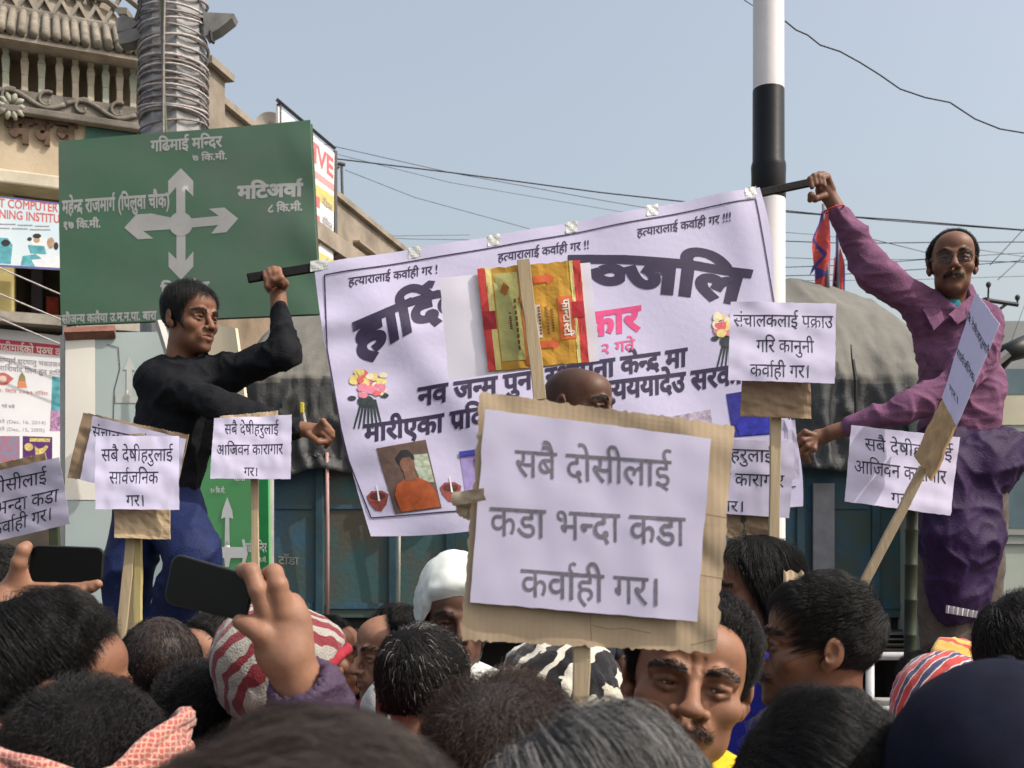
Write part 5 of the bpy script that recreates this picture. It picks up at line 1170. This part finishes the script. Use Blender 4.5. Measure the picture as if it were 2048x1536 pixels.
# ------------------------------------------------------------------ the two men on the plinths
def pj(pts, d): return [P(x, y, d+dd) for x, y, dd in pts]
def skin_part(name, prims, h, skin, parent):
    v, f = sdf_mesh(prims, h); v = relax(v, f, 1, .3); me = npmesh(name, v, f); set_tint(me, np.ones((len(v),4))); return link(name, me, skin_mat('skin_'+skin, SK[skin]), parent, True)
def fold_cloth(name, c, **k): return mat(name, c, k.pop('rough', .85), .14, 26, .3, 170, spec=.12, **k)
# --- man in black
LD = 3.65
blackm = fold_cloth('cloth_black_jersey', (.011,.012,.015)); bluem = fold_cloth('cloth_blue_track', (.014,.022,.078), rough=.6)
L, bL, RfL = person(380, 642, LD, yaw=40, pitch=3, s=.96, style='side', skin='b', label='man in a black jersey and blue trousers gripping a black batten', seed=21, face=dict(jaw=.98, frown=1, stubble=.35, open=.003), h=.0026, look=8, body=False, feet=1.03, st_over=dict(sweep=(-.45,-.35,.05), whorl=(.35,.45,.8), top=.025, side=.008, n=9000, messy=.1, ln=.065, line='trim', loose=1))
def cube_rel(root, o): pass
jl = [ell(P(372,778,LD+.02), (.130,.095,.10), .05), ell(P(352,850,LD+.02), (.132,.10,.16), .06), ell(P(345,940,LD+.03), (.102,.09,.16), .07), cap(P(318,756,LD+.02), P(450,746,LD+.02), .052, .050, .05), cap(P(388,740,LD+.025), P(382,708,LD+.03), .066, .060, .02)]
jl += [ell(P(386,694,LD-.005), (.050,.062,.05), .012, 's')]
jl += chain(pj([(455,745,.02),(572,706,-.10),(560,628,-.04)], LD), [.053,.046,.036], .02, .05)
jl += chain(pj([(308,760,.0),(430,808,-.16),(520,834,-.10),(590,858,-.04)], LD), [.058,.047,.040,.033], .02, .05)
garment('jersey', jl, .0065, blackm, L, .009, 18, 3, (1,1,1.3), 1)
tl = [ell(P(318,1010,LD+.03), (.145,.10,.10), .04)] + chain(pj([(285,1020,.03),(255,1140,.0),(248,1330,.03),(250,1560,.05)], LD), [.098,.078,.062,.055], .03) + chain(pj([(352,1030,.0),(388,1120,-.12),(330,1260,.0),(325,1560,.02)], LD), [.100,.086,.068,.055], .03)
garment('trousers', tl, .010, bluem, L, .010, 13, 5)
hl = chain(pj([(560,640,-.04),(556,590,-.03)], LD), [.029,.027], .015)
# raised fist round the batten: palm, four fingers over it, thumb
hl += [ell(P(549,570,LD-.02), (.036,.026,.034), .012)]
for i, (x0, yk) in enumerate(((530,548),(538,541),(547,538),(556,540))):
    hl += chain(pj([(x0+6,572,-.035),(x0+1,yk,-.058),(x0+3,yk+8,-.085),(x0+6,yk+24,-.088),(x0+8,yk+30,-.07)], LD), [.0115,.0105,.0100,.0095,.0085], .005)
hl += chain(pj([(564,580,-.03),(570,566,-.055),(562,556,-.092),(548,560,-.098)], LD), [.0125,.0120,.0108,.0095], .006)
hl2, hl = hl, []
hl += chain(pj([(575,852,-.04),(612,860,-.04)], LD), [.028,.025], .015) + [ell(P(628,862,LD-.04), (.034,.020,.026), .014)]
for i, (dy, x1) in enumerate(((-14,654),(-6,660),(2,660),(9,654))):
    hl += chain(pj([(636,864+dy*.6,-.05),(x1-8,858+dy*1.1,-.07),(x1+4,870+dy,-.065),(x1-2,884+dy,-.045)], LD), [.0105,.0100,.0092,.0082], .005)
hl += chain(pj([(618,870,-.06),(636,884,-.08),(652,884,-.07)], LD), [.012,.011,.009], .006)
skin_part('hand', hl2, .003, 'b', L); skin_part('hand', hl, .003, 'b', L)
for x, y in ((250,1565),(325,1565)): q = P(x, y, LD); MB().box((q[0]-.05,q[1]-.16,1.03), (q[0]+.05,q[1]+.1,1.10)).build('shoe', mat('shoe_dark', (.03,.03,.03), .6), L, bevel=.03)
# --- man in the mauve shirt
RD = 3.9
mauve = fold_cloth('cloth_mauve', (.170,.075,.140)); purp = fold_cloth('cloth_purple_padded', (.030,.014,.052), rough=.55); brn = fold_cloth('cloth_brown_twill', (.105,.085,.075))
Rm, bR, RfR = person(1905, 530, RD, yaw=4, pitch=0, roll=2, s=1.02, style='bald', skin='e', label='balding man in a mauve shirt with glasses and a moustache', seed=22, face=dict(jaw=1.02, fold=1, nose=1.15, cheek=1.05, stubble=.25), h=.0026, look=0, body=False, feet=1.24, tache=800, st_over=dict(n=6500, messy=.7, line=[(0,70),(25,78),(45,52),(60,22),(72,0),(84,-4),(100,-4),(118,-36),(180,-42)]))
sl_ = [ell(P(1912,690,RD+.05), (.150,.11,.15), .05), ell(P(1925,790,RD+.05), (.145,.11,.17), .07), ell(P(1922,860,RD+.05), (.135,.105,.10), .06), cap(P(1850,635,RD+.03), P(1965,645,RD+.05), .058, .060, .05), cap(P(1915,625,RD+.04), P(1912,603,RD+.03), .066, .064, .03)]
sl_ += [ell(P(1905,594,RD-.01), (.056,.062,.055), .02, 's')]
sl_ += chain(pj([(1860,628,.02),(1742,540,-.02),(1706,478,-.02),(1680,432,-.02)], RD), [.064,.056,.048,.042], .02, .05)
sl_ += chain(pj([(1965,668,.02),(1912,770,-.14),(1800,822,-.16),(1700,852,-.10)], RD), [.066,.058,.046,.038], .02, .05)
garment('shirt', sl_, .0065, mauve, Rm, .012, 15, 4, (.9,.9,1.7), 2)
# open collar with turquoise vest below
for sgn, pts in ((-1, [(1872,592),(1890,640),(1868,660),(1846,618)]), (1, [(1945,588),(1950,625),(1915,648),(1898,628)])):
    Sheet(pts, [RD-.03,RD-.07,RD-.085,RD-.05] if sgn < 0 else [RD-.03,RD-.06,RD-.09,RD-.085], crumple(.003,2)).mesh(6,6,.006).build('collar', mauve, Rm, True)
garment('vest', [ell(P(1893,628,RD+.035), (.055,.070,.075), .02)], .006, fold_cloth('cloth_turquoise', (.03,.20,.26)), Rm, .002, 30, 2)
tr2 = [ell(P(1918,960,RD+.06), (.155,.11,.11), .04)]+chain(pj([(1885,980,.04),(1880,1130,.0),(1885,1400,.04)], RD), [.105,.088,.068], .03)+chain(pj([(1952,980,.05),(1955,1130,.04),(1950,1400,.05)], RD), [.105,.088,.070], .03)
garment('trousers', tr2, .011, brn, Rm, .010, 13, 6)
jk = [cap(P(1852,905,RD-.03), P(2000,905,RD), .085, .085, .04), ell(P(1930,930,RD), (.165,.135,.10), .05)]+chain(pj([(1880,950,-.06),(1900,1080,-.09),(1905,1205,-.07)], RD), [.10,.10,.075], .04)+chain(pj([(1945,950,-.02),(1950,1080,-.06),(1935,1200,-.05)], RD), [.09,.085,.065], .04)+[ell(P(1995,945,RD), (.05,.09,.09), .04)]
garment('tied_jacket', jk, .0085, purp, Rm, .012, 19, 7, (1.2,1.2,.9))
Sheet([(1893,1210),(1955,1222),(1953,1236),(1892,1226)], RD-.17, lambda u, v: .006*np.sin(u*40)).mesh(24,2,.004).build('knit_cuff', mat('knit_white', (.5,.48,.5), .9), Rm)
hr = chain(pj([(1690,448,-.02),(1660,395,-.02)], RD), [.030,.027], .015)+[ell(P(1650,380,RD-.02), (.034,.030,.034), .014)]
for i, (x, y) in enumerate(((1626,352),(1634,346),(1643,346),(1651,350))):
    hr += chain(pj([(x+14,y+28,-.035),(x+4,y+3,-.05),(x-6,y+6,-.075),(x-2,y+22,-.08)], RD), [.0115,.0105,.0098,.0085], .005)
hr += chain(pj([(1648,392,-.04),(1630,398,-.05),(1622,390,-.07),(1620,400,-.06)], RD), [.0125,.0115,.0105,.0095], .006)
hr2, hr = hr, []
hr += chain(pj([(1715,850,-.10),(1660,866,-.08)], RD), [.030,.026], .015)+[ell(P(1640,874,RD-.07), (.040,.022,.028), .014)]
for i, (x, y) in enumerate(((1600,868),(1596,884),(1604,896),(1618,902))):
    hr += chain(pj([(1630,872+i*5,-.08),(x+10,y-4,-.09),(x-6,y+8,-.08),(x,y+22,-.06)], RD), [.011,.0105,.0098,.0085], .005)
skin_part('hand', hr2, .003, 'e', Rm); skin_part('hand', hr, .003, 'e', Rm)
MB().tube([P(1668,418,RD-.055)+.034*np.array([math.cos(a), math.sin(a)*.9, .28*math.cos(a)]) for a in np.linspace(0,6.28,20)], .003, 5).build('wrist_thread', mat('thread_red', (.45,.05,.05), .7), Rm)
for x, y in ((1885,1400),(1950,1400)): q = P(x, y, RD); MB().box((q[0]-.05,q[1]-.16,1.24), (q[0]+.05,q[1]+.1,1.31)).build('shoe', MC['shoe_dark'], Rm, bevel=.03)
# glasses in head space
lensm = bpy.data.materials.new('spectacle_lens'); lensm.use_nodes = True; _n = lensm.node_tree.nodes; _l = lensm.node_tree.links; _t = _n.new('ShaderNodeBsdfTransparent'); _t.inputs[0].default_value = (.86,.86,.84,1); _g = _n.new('ShaderNodeBsdfGlossy'); _g.inputs['Roughness'].default_value = .05
_m = _n.new('ShaderNodeMixShader'); _m.inputs[0].default_value = .025; _l.new(_t.outputs[0], _m.inputs[1]); _l.new(_g.outputs[0], _m.inputs[2]); _l.new(_m.outputs[0], _n['Material Output'].inputs[0])
gl = empty('spectacles'); gl.parent = bR; gm = mat('spectacle_wire', (.06,.05,.045), .3, metal=.6)
for s in (-1, 1):
    pts = [(s*.032+.023*np.sign(math.cos(a))*abs(math.cos(a))**.6, -.108+.003*abs(math.cos(a)), -.002+.0155*np.sign(math.sin(a))*abs(math.sin(a))**.6) for a in np.linspace(0,6.283,28)]
    o = MB().tube(pts, .0021, 5).build('rim', gm); o.parent = gl; ln_ = MB().add(pts[:-1], [tuple(range(len(pts)-2,-1,-1))]).build('lens', lensm); ln_.parent = gl; o = MB().tube([(s*.055,-.106,.004),(s*.072,-.07,.008),(s*.080,.005,.012)], .0012, 5).build('temple', gm); o.parent = gl
o = MB().tube([(-.009,-.109,.002),(0,-.113,.005),(.009,-.109,.002)], .0011, 5).build('bridge', gm); o.parent = gl
# ------------------------------------------------------------------ crowd
GREYH = hair_mat('hair_salt', (.020,.019,.019), .34, (.42,.41,.40)); BRH = hair_mat('hair_brown', (.022,.012,.009)); SPK = hair_mat('hair_speckled', (.011,.010,.010), .03, (.6,.58,.56)); DKB = hair_mat('hair_darkbrown', (.018,.013,.011), .22, (.13,.10,.085), rough=.34)
CAPBR = mat('scalp_hair_brown', (.018,.011,.009), .55, .3, 60, .5, 220); CAPG = mat('scalp_hair_grey', (.024,.023,.023), .6, .4, 90, .5, 220)
person(622, 2010, .50, 176, 6, 0, 1., 'long', 'a', (.03,.03,.035), 'person with blurred dark brown hair seen from behind, closest to everything', 31, top=1398, hm=DKB, cm=CAPBR, nmul=3.2, st_over=dict(rad=.00016, line='full', ln=.11, loose=1, messy=.32, whorl=(-.85,.2,.5), sweep=(.1,0,-.1)))
person(1188, 1737, .85, 172, 8, -4, 1.04, 'side', 'a', (.05,.05,.055), 'person with thick salt and pepper hair seen from behind', 32, top=1388, hm=GREYH, cm=CAPG, nmul=3., st_over=dict(rad=.00019, whorl=(.55,.05,.83), sweep=(-.1,.15,-.35), top=.030, side=.018, ln=.085, messy=.22, loose=1))
person(1020, 1565, 1.27, 170, 4, 5, 1.02, 'curly', 'a', (.06,.03,.03), 'person with wavy reddish brown hair below the biggest placard', 33, top=1328, hm=BRH, cm=CAPBR, nmul=1.8, st_over=dict(rad=.00026, curl=.008, ln=.055, messy=.7))
person(850, 1392, 1.95, 168, 10, 4, 1.02, 'short', 'b', (.30,.05,.06), 'person with short black hair flecked with white, seen from behind', 34, top=1242, hm=SPK, nmul=1.6, st_over=dict(rad=.00034))
person(788, 1312, 2.9, -62, 2, 0, 1.02, 'recede', 'c', (.34,.06,.07), 'man with receding hair frowning sideways behind the speckled head', 35, face=dict(jaw=1.12, nose=1.12, cheek=1.1, stubble=.2), h=.003, tache=120)
person(1640, 1300, 2.0, -84, -5, 0, .99, 'side', 'e', (.46,.24,.28), 'man with swept black hair in profile and an earring chain', 36, face=dict(jaw=1., nose=1.1, stubble=.6), h=.0026, tache=500, nmul=1.5, st_over=dict(rad=.0003, sweep=(.05,-.35,.15), whorl=(0,.75,.6), top=.026, side=.007, ln=.055, line='trim', loose=1, messy=.12))
CMn, bC, _ = person(1374, 1374, 1.55, 4, -5, 10, .98, 'side', 'a', (.62,.46,.03), 'frowning man in a yellow shirt looking out under the biggest placard', 37, face=dict(jaw=1.14, nose=1.35, frown=1, cheek=1.12, stubble=.35), h=.0024, look=14, tache=420, nmul=1.4, wide=1.10, st_over=dict(rad=.0003, sweep=(-.3,.35,.2), side=.014, ln=.045, line='trim'))
person(1656, 1632, 1.12, 178, 6, 0, 1.04, 'long', 'a', (.03,.03,.035), 'person with layered black hair below the man in profile', 38, top=1368, nmul=2.2, st_over=dict(rad=.00022, line='full', messy=.16, ln=.09, loose=1, whorl=(.8,.25,.55), sweep=(-.1,.1,-.15)))
person(104, 1345, 1.63, 98, 6, 0, 1.06, 'long', 'b', (.04,.04,.05), 'youth with long smooth black hair, ear and cheek showing', 39, top=1170, nmul=1.8, st_over=dict(rad=.00026, line='trim', sweep=(0,-.25,.0), whorl=(.1,.55,.8), ln=.06, messy=.15, side=.010, top=.03))
SCp, bS, RfS = person(160, 1566, 1.32, 176, 4, -4, 1.04, 'curly', 'a', (.05,.04,.04), 'person with curly black hair and a red checked scarf', 40, top=1342, nmul=2., st_over=dict(rad=.00024, curl=.007, ln=.04))
person(320, 1355, 2.2, 182, 8, 0, 1.03, 'thin', 'd', (.02,.025,.06), 'person with thinning hair showing the brown scalp', 41, top=1232, nmul=1., cm=mat('scalp_thin', (.030,.017,.013), .55, .3, 40, .3, 160), st_over=dict(top=.002, side=.006))
person(405, 1458, 1.95, 176, 6, 0, 1.0, 'curly', 'b', (.03,.03,.03), 'person with cropped curly black hair beside the striped knit cap', 42, top=1310, nmul=1.2, st_over=dict(rad=.0003, curl=.005, ln=.028, top=.022))
person(436, 1328, 2.6, -55, 6, 0, .98, 'short', 'c', (.05,.05,.05), 'person with dark hair and bright cheek under the tilted phone', 43)
person(655, 1316, 3.25, 75, 0, 0, .98, 'short', 'b', (.05,.04,.05), 'dark haired person facing sideways behind the striped knit cap', 44)
person(708, 1372, 3.35, 172, 0, 0, .98, 'side', 'b', (.02,.02,.02), 'black haired person behind the frowning receding man', 45)
person(8, 1212, 2.4, 150, 0, 0, 1.0, 'short', 'b', (.05,.05,.05), 'dark haired person partly hidden behind the level phone', 46)
person(2076, 1342, 1.9, 138, 4, 0, 1.06, 'short', 'b', (.30,.05,.03), 'person with cropped black hair and a visible ear by the navy cap', 47, nmul=1.3, st_over=dict(line='trim'))
Wm, bW, RfW = person(1508, 1182, 2.75, -70, 6, 0, 1.02, 'woman', 'b', (.03,.035,.33), 'woman with loose dark hair and a blue garment behind the bamboo stick', 48)
person(1155, 818, 3.2, 66, 4, 0, 1.02, None, 'd', (.05,.05,.06), 'shaven headed man behind the top of the biggest placard', 49, face=dict(jaw=.95, nose=1.0, scalp=.5), h=.003, feet=.60)
# capped and covered heads: shells over the head
def shell(b, Rf, line, thick, m, name, fold=.003, seed=1, shape=None, soft=14., flare=0.):
    mk = hairmask(ICO, line, soft); sm = mk*mk*(3-2*mk); th = thick+fold*(1-np.abs(noise(ICO*np.array([1,1,.6]), 9, seed)))+fold*.5*noise(ICO, 17, seed+2)
    if shape is not None: th = th+shape(ICO)
    r = Rf(ICO)+np.where(mk > 0, (-.004+(th+.004)*sm), -.004); keep = (mk[ICOF] > .0).all(1); f = ICOF[keep]; ids = np.unique(f); re = np.full(len(ICO), -1); re[ids] = np.arange(len(ids))
    o = link(name, npmesh(name, HC+ICO[ids]*r[ids][:,None], re[f]), m, None, True); o.parent = b; return o
def stripe_mat(name, cols, scale, dist, rough=.9, rot=(0,0,0), band='X', bump=.3, det=2.):
    m = mat(name, cols[0], rough, .1, 40, bump, 300, spec=.1, sheen=.3); n = m.node_tree.nodes; l = m.node_tree.links; b = n['Principled BSDF']
    tc = n.new('ShaderNodeTexCoord'); mp = n.new('ShaderNodeMapping'); mp.inputs['Rotation'].default_value = rot; wv = n.new('ShaderNodeTexWave'); wv.bands_direction = band; wv.inputs['Scale'].default_value = scale; wv.inputs['Distortion'].default_value = dist; wv.inputs['Detail'].default_value = det; wv.inputs['Detail Scale'].default_value = 1.5
    cr = n.new('ShaderNodeValToRGB'); cr.color_ramp.interpolation = 'CONSTANT'; l.new(tc.outputs['Object'], mp.inputs[0]); l.new(mp.outputs[0], wv.inputs[0]); l.new(wv.outputs['Fac'], cr.inputs[0]); e = cr.color_ramp.elements
    e[0].color = (*cols[0],1); e[0].position = 0; e[1].color = (*cols[1],1); e[1].position = .5
    for i, c in enumerate(cols[2:]): x = e.new(.75); x.color = (*c,1)
    l.new(cr.outputs[0], b.inputs['Base Color']); return m
HATL = [(0,28),(40,25),(70,2),(95,-12),(120,-30),(180,-36)]
HOODL = [(0,30),(35,22),(55,-10),(62,-70),(80,-88),(180,-90)]
Kp, bK, RfK = person(566, 1362, 1.85, 118, 8, 0, .96, None, 'b', (.30,.035,.05), 'person in a red and grey striped knit cap facing away', 51, key='noear', face=dict(noears=1), h=.0035)
kc = shell(bK, RfK, [(0,24),(40,20),(70,-8),(88,-50),(110,-86),(180,-89)], .017, stripe_mat('knit_stripes', ((.19,.022,.032),(.34,.32,.29)), 11., 5., rot=(0,.5,0), bump=.5), 'knit_cap', .004, 2, lambda d: .008*np.clip(d[:,1],0,1)+.03*np.clip(-d[:,2]-.3,0,1))
bw_ = MB().tube([HC+nrm(np.array([math.sin(a), -math.cos(a), math.sin(R_(np.interp(abs(np.degrees(a)) if abs(a) <= math.pi else 180, [0,40,70,95,120,180], [26,22,-5,-25,-46,-58])))]))*(RfK(nrm(np.array([[math.sin(a), -math.cos(a), math.sin(R_(np.interp(abs(np.degrees(a)), [0,40,70,95,120,180], [26,22,-5,-25,-46,-58])))]])))[0]+.014) for a in np.linspace(-math.pi, math.pi, 49)], .010, 8).build('cap_band', fold_cloth('knit_red', (.30,.03,.045)), None, True); bw_.parent = kc
Hd, bH, RfH = person(908, 1244, 2.7, 8, 2, 0, 1.04, None, 'd', (.55,.56,.54), 'person in a white hood peering past the biggest placard', 52, face=dict(noears=1), h=.0035)
shell(bH, RfH, [(0,24),(40,18),(58,-25),(66,-80),(80,-89),(180,-90)], .016, mat('hood_white', (.62,.66,.63), .9, .06, 12, .05, 300, spec=.1), 'hood', .004, 3, lambda d: .035*np.clip(d[:,2],0,1)**3*(1+.3*d[:,0]))
Sw, bSw, RfSw = person(1125, 1440, 1.9, 165, 0, 0, 1.04, None, 'b', (.02,.02,.022), 'person under a black shawl with bold cream and green pattern', 53, face=dict(noears=1), h=.0045)
shm = stripe_mat('shawl_print', ((.006,.006,.009),(.006,.006,.009),(.52,.50,.43)), 7., 9., rot=(.6,.4,.3), det=3)
shell(bSw, RfSw, HOODL, .022, shm, 'shawl', .008, 4, lambda d: .01*np.abs(d[:,0])+.03*np.clip(-d[:,2],0,1))
Cp, bCp, RfCp = person(2010, 1650, 1.0, 170, 6, 0, 1.06, 'short', 'a', (.03,.03,.04), 'person wearing a plain navy baseball cap from behind', 54, top=1352, nmul=.6)
navy = mat('cap_navy', (.007,.008,.019), .85, .12, 30, .08, 500, spec=.1); cpl = [(0,34),(40,32),(70,18),(95,8),(120,0),(180,-6)]
co = shell(bCp, RfCp, cpl, .020, navy, 'cap', .0012, 5, lambda d: .012*np.clip(d[:,2],0,1)+.0018*np.abs(np.sin(3*np.arctan2(d[:,0], d[:,1]))) , 5.)
topd = np.array([0,0,1.]); o = lathe([(.009,0),(.009,.002),(.006,.005),(.001,.006)], 14, tuple(HC+topd*(RfCp(topd[None])[0]+.0315))).build('button', navy, None, True); o.parent = co
for k in range(3):
    a0 = k*math.pi/3+math.pi/6; pts = []
    for t in np.linspace(R_(168), R_(12), 30):
        dd = np.array([math.cos(t)*math.sin(a0), math.cos(t)*math.cos(a0), math.sin(t)]); pts.append(HC+dd*(RfCp(dd[None])[0]+.0215+.012*max(dd[2],0)))
    o = MB().tube(pts, .0011, 5).build('seam', navy, None, True); o.parent = co
vis = []
for j in range(5):
    for i in range(17):
        a = (i/16-.5)*2.2; r = .10+.018*j; vis.append((math.sin(a)*r*.82, -math.cos(a)*r*1.05-.012, .075-.012*j*(.4+.6*math.cos(a))-.006*abs(a)))
o = MB().add(vis, [(j*17+i, j*17+i+1, (j+1)*17+i+1, (j+1)*17+i) for j in range(4) for i in range(16)]).build('visor', navy, None, True); o.parent = co; o.modifiers.new('s','SOLIDIFY').thickness = .004
Tb, bT, RfT = person(1895, 1448, 2.1, 160, 0, 0, 1.02, None, 'b', (.28,.05,.06), 'person in a red, white and navy striped headscarf beside the navy cap', 55, face=dict(noears=1), h=.0045)
shell(bT, RfT, HOODL, .018, stripe_mat('scarf_stripes', ((.50,.06,.06),(.62,.58,.56),(.06,.06,.14)), 11., 1.5, rot=(0,.35,.2)), 'headscarf', .004, 6)
Ob, bO, RfO = person(1885, 1412, 2.5, -115, 0, 0, 1.02, 'woman', 'a', (.55,.30,.06), 'dark haired person with an orange shawl behind the striped headscarf', 56)
shell(bO, RfO, [(0,95),(60,75),(90,40),(110,-40),(130,-80),(180,-89)], .034, stripe_mat('shawl_orange', ((.60,.38,.08),(.60,.38,.08),(.45,.06,.05)), 6., 2.), 'shawl', .005, 7)
# scarf tied round the curly head: folded checked cloth
def check_mat():
    m = mat('scarf_check', (.50,.12,.09), .9, .1, 60, .5, 260, spec=.1, sheen=.3); n = m.node_tree.nodes; l = m.node_tree.links; b = n['Principled BSDF']; tc = n.new('ShaderNodeTexCoord'); fs = []
    for bd in ('X','Z'):
        wv = n.new('ShaderNodeTexWave'); wv.bands_direction = bd; wv.inputs['Scale'].default_value = 52; wv.inputs['Distortion'].default_value = 5; wv.inputs['Detail'].default_value = 3; l.new(tc.outputs['Object'], wv.inputs[0]); fs.append(wv)
    ad = n.new('ShaderNodeMath'); ad.operation = 'MAXIMUM'; l.new(fs[0].outputs['Fac'], ad.inputs[0]); l.new(fs[1].outputs['Fac'], ad.inputs[1])
    cr = n.new('ShaderNodeValToRGB'); e = cr.color_ramp.elements; e[0].color = (.36,.085,.065,1); e[0].position = .70; e[1].color = (.50,.30,.24,1); e[1].position = .95; l.new(ad.outputs[0], cr.inputs[0]); l.new(cr.outputs[0], b.inputs['Base Color']); return m
scm = check_mat(); sc_root = empty('scarf'); sc_root.parent = bS
for j in range(8):
    pts = []; rs = []
    for t in np.linspace(0, 1, 40):
        a = t*2*math.pi; lift = .095+.060*max(0,-math.sin(a))**1.5+.030*max(0,math.sin(a))**1.5
        pts.append((.108*math.sin(a)*(1+.018*j)+.004*math.sin(6*a+1.7*j), .018+.120*math.cos(a)*(1+.018*j), -.050-.0105*j+lift+.005*math.sin(4*a+1.3*j))); rs.append(.0095+.0025*math.sin(7*a+2*j))
    o = MB().tube(pts, rs, 8).build('fold', scm, None, True); o.parent = sc_root
kn = [ell((.085,.085,.035), (.030,.022,.026), .01), ell((.11,.08,.005), (.022,.016,.04), .012), ell((.07,.10,.0), (.018,.014,.04), .012)]
v, f = sdf_mesh(kn, .004); v = v+vnormals(v,f)*(.003*noise(v, 90, 3))[:,None]; o = link('knot', npmesh('knot', v, f), scm, None, True); o.parent = sc_root
# white face mask and cloth by the woman's chin
o = garment('face_mask', [ell((0,-.10,-.055), (.052,.045,.048), .02), ell((.02,-.085,-.085), (.045,.04,.035), .02)], .005, mat('mask_white', (.62,.60,.62), .8, .05, 20), None, .004, 40, 3); o.parent = bW
# ------------------------------------------------------------------ raised phones
def phone(label, q, d, tilt, back=False):
    s_ = Sheet(q, tilt); root = empty('phone', s_.pt(.5,1,0), label, 'phone'); n = 7; W3 = np.linalg.norm(s_.c[1]-s_.c[0]); H3 = np.linalg.norm(s_.c[3]-s_.c[0]); rr = .014
    pts = []
    for (cu, cv, a0) in ((rr/W3, rr/H3, 180), (1-rr/W3, rr/H3, 270), (1-rr/W3, 1-rr/H3, 0), (rr/W3, 1-rr/H3, 90)):
        for i in range(n): a = R_(a0+90*i/(n-1)); pts.append((cu+rr/W3*math.cos(a), cv+rr/H3*math.sin(a)))
    P0 = [s_.pt(u, v, 0) for u, v in pts]; MB().prism(P0[::-1], -s_.n*.009).build('case', mat('phone_case', (.012,.013,.014), .35, .1, 10, spec=.5), root, bevel=.002)
    P1 = [s_.pt(.5+(u-.5)*.965, .5+(v-.5)*.93, .0006) for u, v in pts]; MB().add(P1, [tuple(range(len(P1)-1,-1,-1))]).build('screen', mat('phone_screen', (.004,.005,.006), .14, .2, 3, spec=.22), root)
    return root
phone('tilted black phone held up over the striped knit cap', [(346,1105),(508,1152),(486,1243),(325,1206)], 1.42, [1.45,1.40,1.40,1.45])
phone('level black phone held up beside the boxed sign pillar', [(62,1089),(208,1095),(203,1168),(54,1166)], 1.98, [1.98,1.99,1.99,1.98])
pm = fold_cloth('cloth_violet_nylon', (.070,.046,.082), rough=.5)
h1 = person(652, 1770, 1.12, 176, 0, 0, 1., 'short', 'a', (.095,.058,.125), 'person in a violet sleeve raising the tilted phone', 61)[0]
HD = 1.40
hp = chain(pj([(610,1400,.02),(580,1318,.0)], HD), [.036,.030], .02)+[ell(P(568,1262,HD), (.033,.020,.046), .02), ell(P(586,1256,HD+.01), (.020,.018,.034), .02), ell(P(560,1300,HD), (.030,.022,.030), .02)]
hp += [ell(P(546,1208,HD-.004), (.023,.016,.030), .014)]
hp += chain(pj([(536,1240,-.008),(516,1180,-.018),(502,1144,-.012),(488,1142,.018),(482,1160,.03)], HD), [.0140,.0116,.0114,.0105,.0095], .004)
hp += chain(pj([(566,1225,-.010),(557,1170,-.016),(548,1146,.0),(538,1150,.035),(520,1165,.05)], HD), [.0138,.0118,.0116,.0105,.0095], .004)
hp += chain(pj([(586,1235,.0),(586,1205,.02),(570,1200,.055)], HD), [.0130,.0105,.0095], .008)
hp += chain(pj([(598,1240,.01),(592,1212,.035),(575,1210,.06)], HD), [.0125,.0105,.0095], .008)
hp += chain(pj([(556,1296,-.005),(524,1268,-.016),(500,1252,-.014),(480,1244,-.010)], HD), [.0165,.0135,.0115,.0100], .008)
skin_part('hand', hp, .0024, 'c', h1)
sv = chain(pj([(612,1392,.01),(624,1430,.04),(640,1520,.05),(650,1640,-.02)], HD), [.046,.056,.062,.066], .02); sv += [cap(P(600,1366,HD), P(590,1330,HD), .034, .028, .006, 's')]
garment('sleeve', sv, .0045, pm, h1, .008, 34, 4, (.7,.7,1.6), 1)
h2 = person(-150, 1420, 1.72, 170, 0, 0, 1., 'short', 'a', (.05,.05,.06), 'person at the far end raising the level phone', 62)[0]
H2 = 1.98
hq = chain(pj([(-40,1330,-.05),(18,1190,.0)], H2), [.034,.026], .02)+[ell(P(42,1165,H2+.01), (.026,.022,.036), .015)]
hq += chain(pj([(32,1160,-.005),(38,1125,-.016),(47,1100,-.018),(54,1092,-.012)], H2), [.016,.0125,.0110,.0095], .008)
for i, (x1, y1) in enumerate(((196,1172),(185,1180),(165,1186),(140,1190))):
    hq += chain(pj([(60,1170+i*5,.012),(110,1176+i*5,.010+i*.006),(x1-25,y1+3,.012),(x1,y1-4,-.004)], H2), [.0135,.0115,.0105,.0085], .006)
skin_part('hand', hq, .003, 'c', h2)
garment('sleeve', chain(pj([(-30,1310,-.04),(-90,1420,-.1),(-140,1560,-.2)], H2), [.05,.06,.07], .02), .008, fold_cloth('cloth_dark_grey', (.04,.04,.045)), h2, .006, 25, 4)
